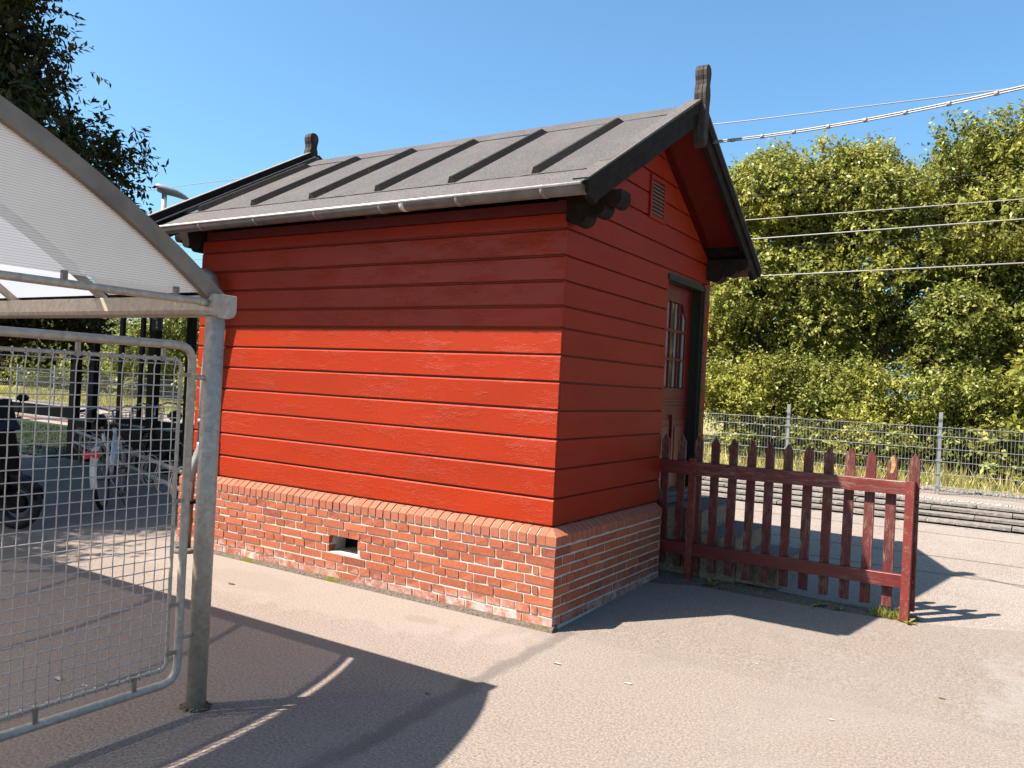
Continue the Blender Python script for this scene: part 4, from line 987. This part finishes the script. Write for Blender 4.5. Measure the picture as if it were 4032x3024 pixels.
sc_ = empty('scooter', 'black moped with dark windshield and white stickers parked behind the mesh', 'scooter', (-5.98, -.86, -.035), math.radians(24))
def scb(m, n, mat, bev=0): return m.build(n, mat, sc_, bev)
for x in (.45, -.85):
    t_ = scb(MB().torus((0, 0, 0), (0, 1, 0), .20, .055, 26, 10), 'wheel', 'rubber'); t_.location = (x, 0, .255); MB().tube([(0, -.03, 0), (0, .03, 0)], .10, 16).build('hub', 'blackmetal', t_)
scb(MB().prism([(.42, .40), (.30, .95), (.22, 1.00), (.16, .92), (.18, .34), (-.30, .30), (-.34, .60), (-1.05, .70), (-1.12, .60), (-.95, .36), (-.50, .20), (.10, .18), (.26, .26)], lambda u, v, t: (u, t, v), -.14, .14), 'body', 'darkplastic', .04)
scb(MB().prism([(-.20, .72), (-.30, .78), (-.90, .82), (-1.02, .76), (-.95, .70), (-.35, .66)], lambda u, v, t: (u, t, v), -.13, .13), 'seat', 'rubber', .03)
scb(MB().prism([(.30, .95), (.24, 1.02), (.18, 1.25), (.20, 1.26), (.27, 1.04), (.34, .96)], lambda u, v, t: (u, t, v), -.16, .16), 'windshield', 'darkplastic', .006)
scb(MB().tube([(.16, -.34, 1.06), (.22, -.12, 1.04), (.22, .12, 1.04), (.16, .34, 1.06)], .016, 8), 'handlebar', 'rubber')
for s_ in (-1, 1):
    scb(MB().tube([(.22, .22*s_, 1.05), (.20, .27*s_, 1.20), (.19, .29*s_, 1.24)], .006, 6), 'mirror_stalk', 'blackmetal')
    scb(MB().tube([(.20, .24*s_, 1.26), (.20, .30*s_, 1.27), (.20, .36*s_, 1.26)], [.02, .045, .03], 10), 'mirror', 'darkplastic')
scb(MB().prism([(.20, .52), (.30, .56), (.52, .52), (.66, .42), (.69, .30), (.66, .30), (.60, .40), (.48, .47), (.30, .50)], lambda u, v, t: (u, t, v), -.07, .07), 'front_mudguard', 'darkplastic', .01)
scb(MB().prism([(0, 0), (.11, .02), (.105, .075), (0, .055)], lambda u, v, t: (-.10+u, t, .86+v), -.165, -.150), 'sticker', 'plate'); scb(MB().box((-.02, -.146, .66), (.07, -.141, .70)), 'sticker', 'plate')
scb(MB().box((-1.16, -.10, .52), (-1.13, .10, .66)), 'tail_light', 'redlens', .01)

# ------------------------------------------------------------------ lamp, far fence, wires
lp = empty('street_lamp', 'pale street lamp rising above the left end of the hut roof', 'lamp', (-10.62, 4.15, .0))
MB().tube([(0, 0, 0), (0, 0, 4.78)], .045, 12).build('pole', 'lampgrey', lp)
hv = Vector((.55, .835, 0)); hm = MB()
hm.tube([Vector((0, 0, 4.85))-hv*.14, Vector((0, 0, 4.86))-hv*.12, Vector((0, 0, 4.83)), Vector((0, 0, 4.80))+hv*.18, Vector((0, 0, 4.74))+hv*.34, Vector((0, 0, 4.70))+hv*.44], [.055, .075, .085, .075, .045, .008], 14)
hm.build('lamp_head', 'lampgrey', lp)

ff = empty('mesh_fence', 'long galvanised wire mesh fence with steel posts beyond the track', 'fence', (0, 9.75, .2))
sp_ = 2.355
pp = MB().box((-.028, -.020, -.25), (.028, .020, 1.31)).mesh('post', 'fence_steel')
pm = MB()
zs = [-.05, .13, .33, .53, .73, .93, 1.07]
for z in zs: pm.tube([(0, -.006, z), (sp_, -.006, z)], .0035, 4, False); pm.tube([(0, .006, z), (sp_, .006, z)], .0035, 4, False)
for k in range(47): pm.tube([(k*.05+.02, 0, -.07), (k*.05+.02, 0, 1.09)], .0028, 4, False)
pme = pm.mesh('wire_panel', 'fence_steel')
cl_ = MB().box((-.045, -.032, -.012), (.045, -.021, .012)).mesh('clamp', 'fence_steel')
for k in range(-3, 13):
    x = 1.585-sp_*k
    o = link('post', pp, ff, (x, 0, 0)); link('wire_panel', pme, ff, (x, -.03, 0))
    for z in (.15, .55, .95): link('clamp', cl_, o, (0, 0, z))
YW = 8.5
def wire(pts, r, label, name='overhead_wire', mat='lead', grp='overhead wires above the railway track'):
    return tag(MB().tube(pts, r, 6, False).build(name, mat), label, 'wire', grp)
def cat(x0, z0, x1, z1, sag, y, n=24): return [(x0+(x1-x0)*t, y, z0+(z1-z0)*t-sag*4*t*(1-t)) for t in np.linspace(0, 1, n)]
def wl(zl, za, zb): return [(-40, YW, zl), (-16, YW, zl), (-8, YW, zl*.6+za*.4), (-1.3, YW, za), (2.58, YW, zb), (14, YW, zb+(zb-za)*2.9)]
wire(wl(6.44, 6.177, 6.135), .009, 'topmost overhead wire crossing the open sky from hut ridge to right edge')
wire(wl(4.87, 4.912, 4.959), .006, 'thin dark overhead wire, first below the treetops on the right', mat='darkgap')
wire(wl(4.46, 4.522, 4.556), .008, 'pale overhead wire, second one down across the trees')
wire(wl(4.15, 4.20, 4.276), .010, 'pale overhead wire, third one down across the trees')
wire(wl(4.00, 4.023, 4.101), .004, 'thin faint overhead wire between the two lowest pale wires', mat='darkgap')
wire(wl(3.55, 3.582, 3.659), .010, 'lowest pale overhead wire crossing in front of the trees')
# service cable clipped together, from the gable out to the right
cb = empty('service_cable', 'bundled pale service cable with clips running from the gable to the right', 'cable', (0.0, 1.95, 3.79))
P0, P1 = Vector((0.0, 1.95, 3.79)), Vector((5.2, .06, 3.78))
def cpt(t): p = P0.lerp(P1, t); p.z -= .20*4*t*(1-t); return p
for off in (Vector((0, 0, .008)), Vector((.004, 0, -.006))):
    MB().tube([cpt(t)-P0+off for t in np.linspace(0, 1, 40)], .0062, 6).build('cable_strand', 'cable', cb)
for t in np.arange(.055, .98, .052):
    c = cpt(t)-P0; d_ = (cpt(t+.01)-cpt(t)).normalized(); MB().tube([c-d_*.012, c+d_*.012], .017, 8).build('clip', 'cable', cb)

# ------------------------------------------------------------------ vegetation
def trunk(base, top, r, rng, limbs=6):
    m = MB(); b = Vector(base); t = Vector(top); pts = [b.lerp(t, k/8)+Vector((rng.normal()*.06, rng.normal()*.06, 0))*(k > 0) for k in range(9)]
    m.tube(pts, [r*(1-.085*k) for k in range(9)], 9)
    for k in range(limbs):
        p = pts[2+k % 6]; a = rng.uniform(0, 2*PI); l = (t-b).length*rng.uniform(.15, .28)
        q = p+Vector((math.cos(a)*l, math.sin(a)*l, l*.7)); m.tube([p, p.lerp(q, .5)+Vector((0, 0, .12)), q], [r*.45, r*.3, r*.1], 6)
    return m
def tree(name, label, cat_, base, lobes, ntw, per, Lf, Wf, mat, seed, grp=None, tw=.5, fill=.3, tr=.16, up=.35):
    rng = np.random.default_rng(seed); e = empty(name, label, cat_, base, 0, grp); b = np.array(base)
    lb = [(np.array(c)-b, np.array(r)) for c, r in lobes]
    V, F = foliage(lb, ntw, per, Lf, Wf, tw, rng, up, .15, fill)
    link('crown' if tr else 'foliage', np_mesh('crown', V, F, mat), e)
    hgt = max(c[2] for c, r in lb)
    if tr: trunk((0, 0, 0), (np.mean([c[0] for c, r in lb]), np.mean([c[1] for c, r in lb]), hgt*.80), tr, rng).build('trunk', 'bark', e)
    else: trunk((0, 0, 0), (0, 0, hgt*.7), .03, rng, 8).build('stems', 'bark', e)
    return e
def crown_lobes(cx, cy, z0, z1, rad, n, rng, shape=.8):
    out = []
    for k in range(n):
        t = rng.random(); z = z0+(z1-z0)*t; rr = rad*math.sqrt(max(.12, 1-(2*abs(t-.42)*shape)**2))
        a = rng.uniform(0, 2*PI); d = rr*math.sqrt(rng.random())*.75; s_ = rad*rng.uniform(.18, .40)
        out.append(((cx+d*math.cos(a), cy+d*math.sin(a), z), (s_, s_, s_*.72)))
    return out
T = [  # x, y, top, radius, bottom, material, label
    (-5.0, 16.5, 7.4, 2.3, 1.0, 'leaf_mid', 'green tree partly hidden behind the gable eave of the hut'),
    (-2.8, 15.2, 7.7, 2.4, .8, 'leaf_sun', 'yellow-green tree just right of the hut gable'),
    (-.7, 15.6, 7.9, 2.1, 1.2, 'leaf_sun', 'tallest yellow-green tree, its peak highest of the row'),
    (1.8, 16.2, 8.0, 2.2, 1.2, 'leaf_mid', 'mid green tree right of the tallest one, below the dip in the treeline'),
    (3.9, 15.6, 8.2, 2.5, 1.2, 'leaf_sun', 'yellow-green tree near the right edge of the photo'),
    (6.9, 16.8, 7.3, 2.3, 1.0, 'leaf_mid', 'dense green tree at the right edge of the row'),
    (1.9, 18.6, 8.3, 2.4, .8, 'leaf_mid', 'darker tree standing behind the gap in the tree row'),
]
for i, (x, y, top, rad, z0, mt, lab) in enumerate(T):
    rng = np.random.default_rng(100+i)
    lb = crown_lobes(x, y, z0+1.0, top-.75, rad, 27, rng)
    lb += [((x+rng.normal()*.35*rad, y+rng.normal()*.35*rad, top-.55-abs(rng.normal())*.4), (rad*.2, rad*.2, rad*.24)) for _ in range(4)]
    tree('tree', lab, 'tree', (x, y, .15), lb, 7800, 11, .105, .056, mt, 200+i, 'row of trees beyond the mesh fence', .42, .25, .15)
rng = np.random.default_rng(55)
tree('browning_tree', 'browning tree showing above the far right end of the tree row', 'tree', (5.6, 19.5, .15), crown_lobes(5.6, 19.5, 5.5, 8.9, 1.3, 12, rng), 1500, 9, .12, .05, 'leaf_brown', 301, None, .6, .4, .15)
tree('browning_tree', 'browning birch top peeping out beside the hut bargeboard', 'tree', (-4.9, 19.5, .15), crown_lobes(-4.9, 19.5, 4.5, 7.7, 1.0, 10, rng), 900, 9, .11, .05, 'leaf_brown', 302, None, .6, .4, .12)
# bushes behind the fence
BU = [(-4.4, 12.9, 2.5, 1.2, 'leaf_mid', 'green bush behind the mesh fence, mostly hidden by the hut'),
      (-2.6, 12.7, 2.5, 1.1, 'leaf_sun', 'yellow-green bush behind the fence right beside the hut wall'),
      (-1.1, 12.9, 2.5, 1.0, 'leaf_mid', 'bush behind the first fence post right of the hut'),
      (.3, 12.6, 2.2, 1.0, 'leaf_sun', 'bright bush with upright shoots left of the second fence post'),
      (1.6, 12.9, 2.2, .9, 'leaf_mid', 'small bush behind the second fence post'),
      (3.1, 12.4, 2.7, 1.15, 'leaf_sun', 'large-leaved bright bush at the right edge behind the fence'),
      (5.0, 12.8, 2.6, 1.3, 'leaf_mid', 'green bush just beyond the right edge of the fence view')]
for i, (x, y, top, rad, mt, lab) in enumerate(BU):
    rng = np.random.default_rng(400+i); big = i == 5
    lb = crown_lobes(x, y, .45, top-.55, rad, 14, rng, .6)
    lb += [((x+rng.normal()*.4*rad, y-.3+rng.normal()*.2, top-.35), (.13, .13, .30)) for _ in range(7)]
    tree('bush', lab, 'bush', (x, y, .18), lb, 1500 if not big else 1100, 10, .085 if not big else .125, .045 if not big else .085, mt, 500+i, 'bushes behind the mesh fence', .38, .45, 0, .6)
# trees and scrub seen past the left side of the hut
LT = [(-9.5, 14.5, 3.4, 2.0, 'leaf_sun', 'bright shrub beyond the fence seen through the mesh nearest the hut'),
      (-13, 14.0, 3.2, 2.0, 'leaf_sun', 'bright shrub beyond the fence seen through the mesh behind the bicycle'),
      (-17, 14.2, 3.6, 2.2, 'leaf_mid', 'green shrub beyond the fence seen through the mesh between black posts'),
      (-21.5, 14.5, 3.2, 2.2, 'leaf_sun', 'yellow-green shrub beyond the fence left of the black posts'),
      (-26, 15.0, 3.8, 2.5, 'leaf_mid', 'green tree beyond the fence behind the scooter'),
      (-32, 16.5, 4.5, 3.2, 'leaf_mid', 'far green tree at the left end of the fence'),
      (-6.8, 15.0, 3.2, 1.8, 'leaf_mid', 'green shrub hidden behind the hut'),
      (-39, 18.5, 6.2, 4.2, 'leaf_mid', 'large green tree far beyond the left end of the fence'),
      (-50, 22.0, 8.5, 5.5, 'leaf_mid', 'farthest green tree beyond the lawn at the left edge')]
for i, (x, y, top, rad, mt, lab) in enumerate(LT):
    rng = np.random.default_rng(600+i)
    tree('shrub', lab, 'shrub', (x, y, .18), crown_lobes(x, y, .5, top-.5, rad, 18, rng, .7), 1700, 9, .14, .08, mt, 700+i, 'shrubs beyond the fence left of the hut', .45, .45, .08)
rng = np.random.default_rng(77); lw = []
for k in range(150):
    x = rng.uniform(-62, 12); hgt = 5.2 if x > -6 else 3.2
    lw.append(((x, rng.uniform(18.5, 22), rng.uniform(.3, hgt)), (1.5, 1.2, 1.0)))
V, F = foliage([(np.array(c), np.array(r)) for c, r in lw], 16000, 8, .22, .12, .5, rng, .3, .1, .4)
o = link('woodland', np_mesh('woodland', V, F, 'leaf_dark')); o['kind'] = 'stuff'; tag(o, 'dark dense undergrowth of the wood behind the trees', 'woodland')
# big dark tree on the left
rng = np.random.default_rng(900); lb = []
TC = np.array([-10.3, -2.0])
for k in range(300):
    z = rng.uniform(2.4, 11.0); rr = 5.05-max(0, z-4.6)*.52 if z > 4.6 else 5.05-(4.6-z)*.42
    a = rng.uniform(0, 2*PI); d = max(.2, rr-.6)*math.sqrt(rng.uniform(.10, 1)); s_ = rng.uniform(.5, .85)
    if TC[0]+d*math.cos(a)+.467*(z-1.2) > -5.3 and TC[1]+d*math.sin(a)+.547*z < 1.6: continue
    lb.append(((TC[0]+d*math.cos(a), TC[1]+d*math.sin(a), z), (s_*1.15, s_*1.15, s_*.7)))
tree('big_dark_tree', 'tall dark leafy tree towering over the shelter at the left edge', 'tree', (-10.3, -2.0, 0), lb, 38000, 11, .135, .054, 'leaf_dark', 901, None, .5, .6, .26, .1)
rng = np.random.default_rng(950)
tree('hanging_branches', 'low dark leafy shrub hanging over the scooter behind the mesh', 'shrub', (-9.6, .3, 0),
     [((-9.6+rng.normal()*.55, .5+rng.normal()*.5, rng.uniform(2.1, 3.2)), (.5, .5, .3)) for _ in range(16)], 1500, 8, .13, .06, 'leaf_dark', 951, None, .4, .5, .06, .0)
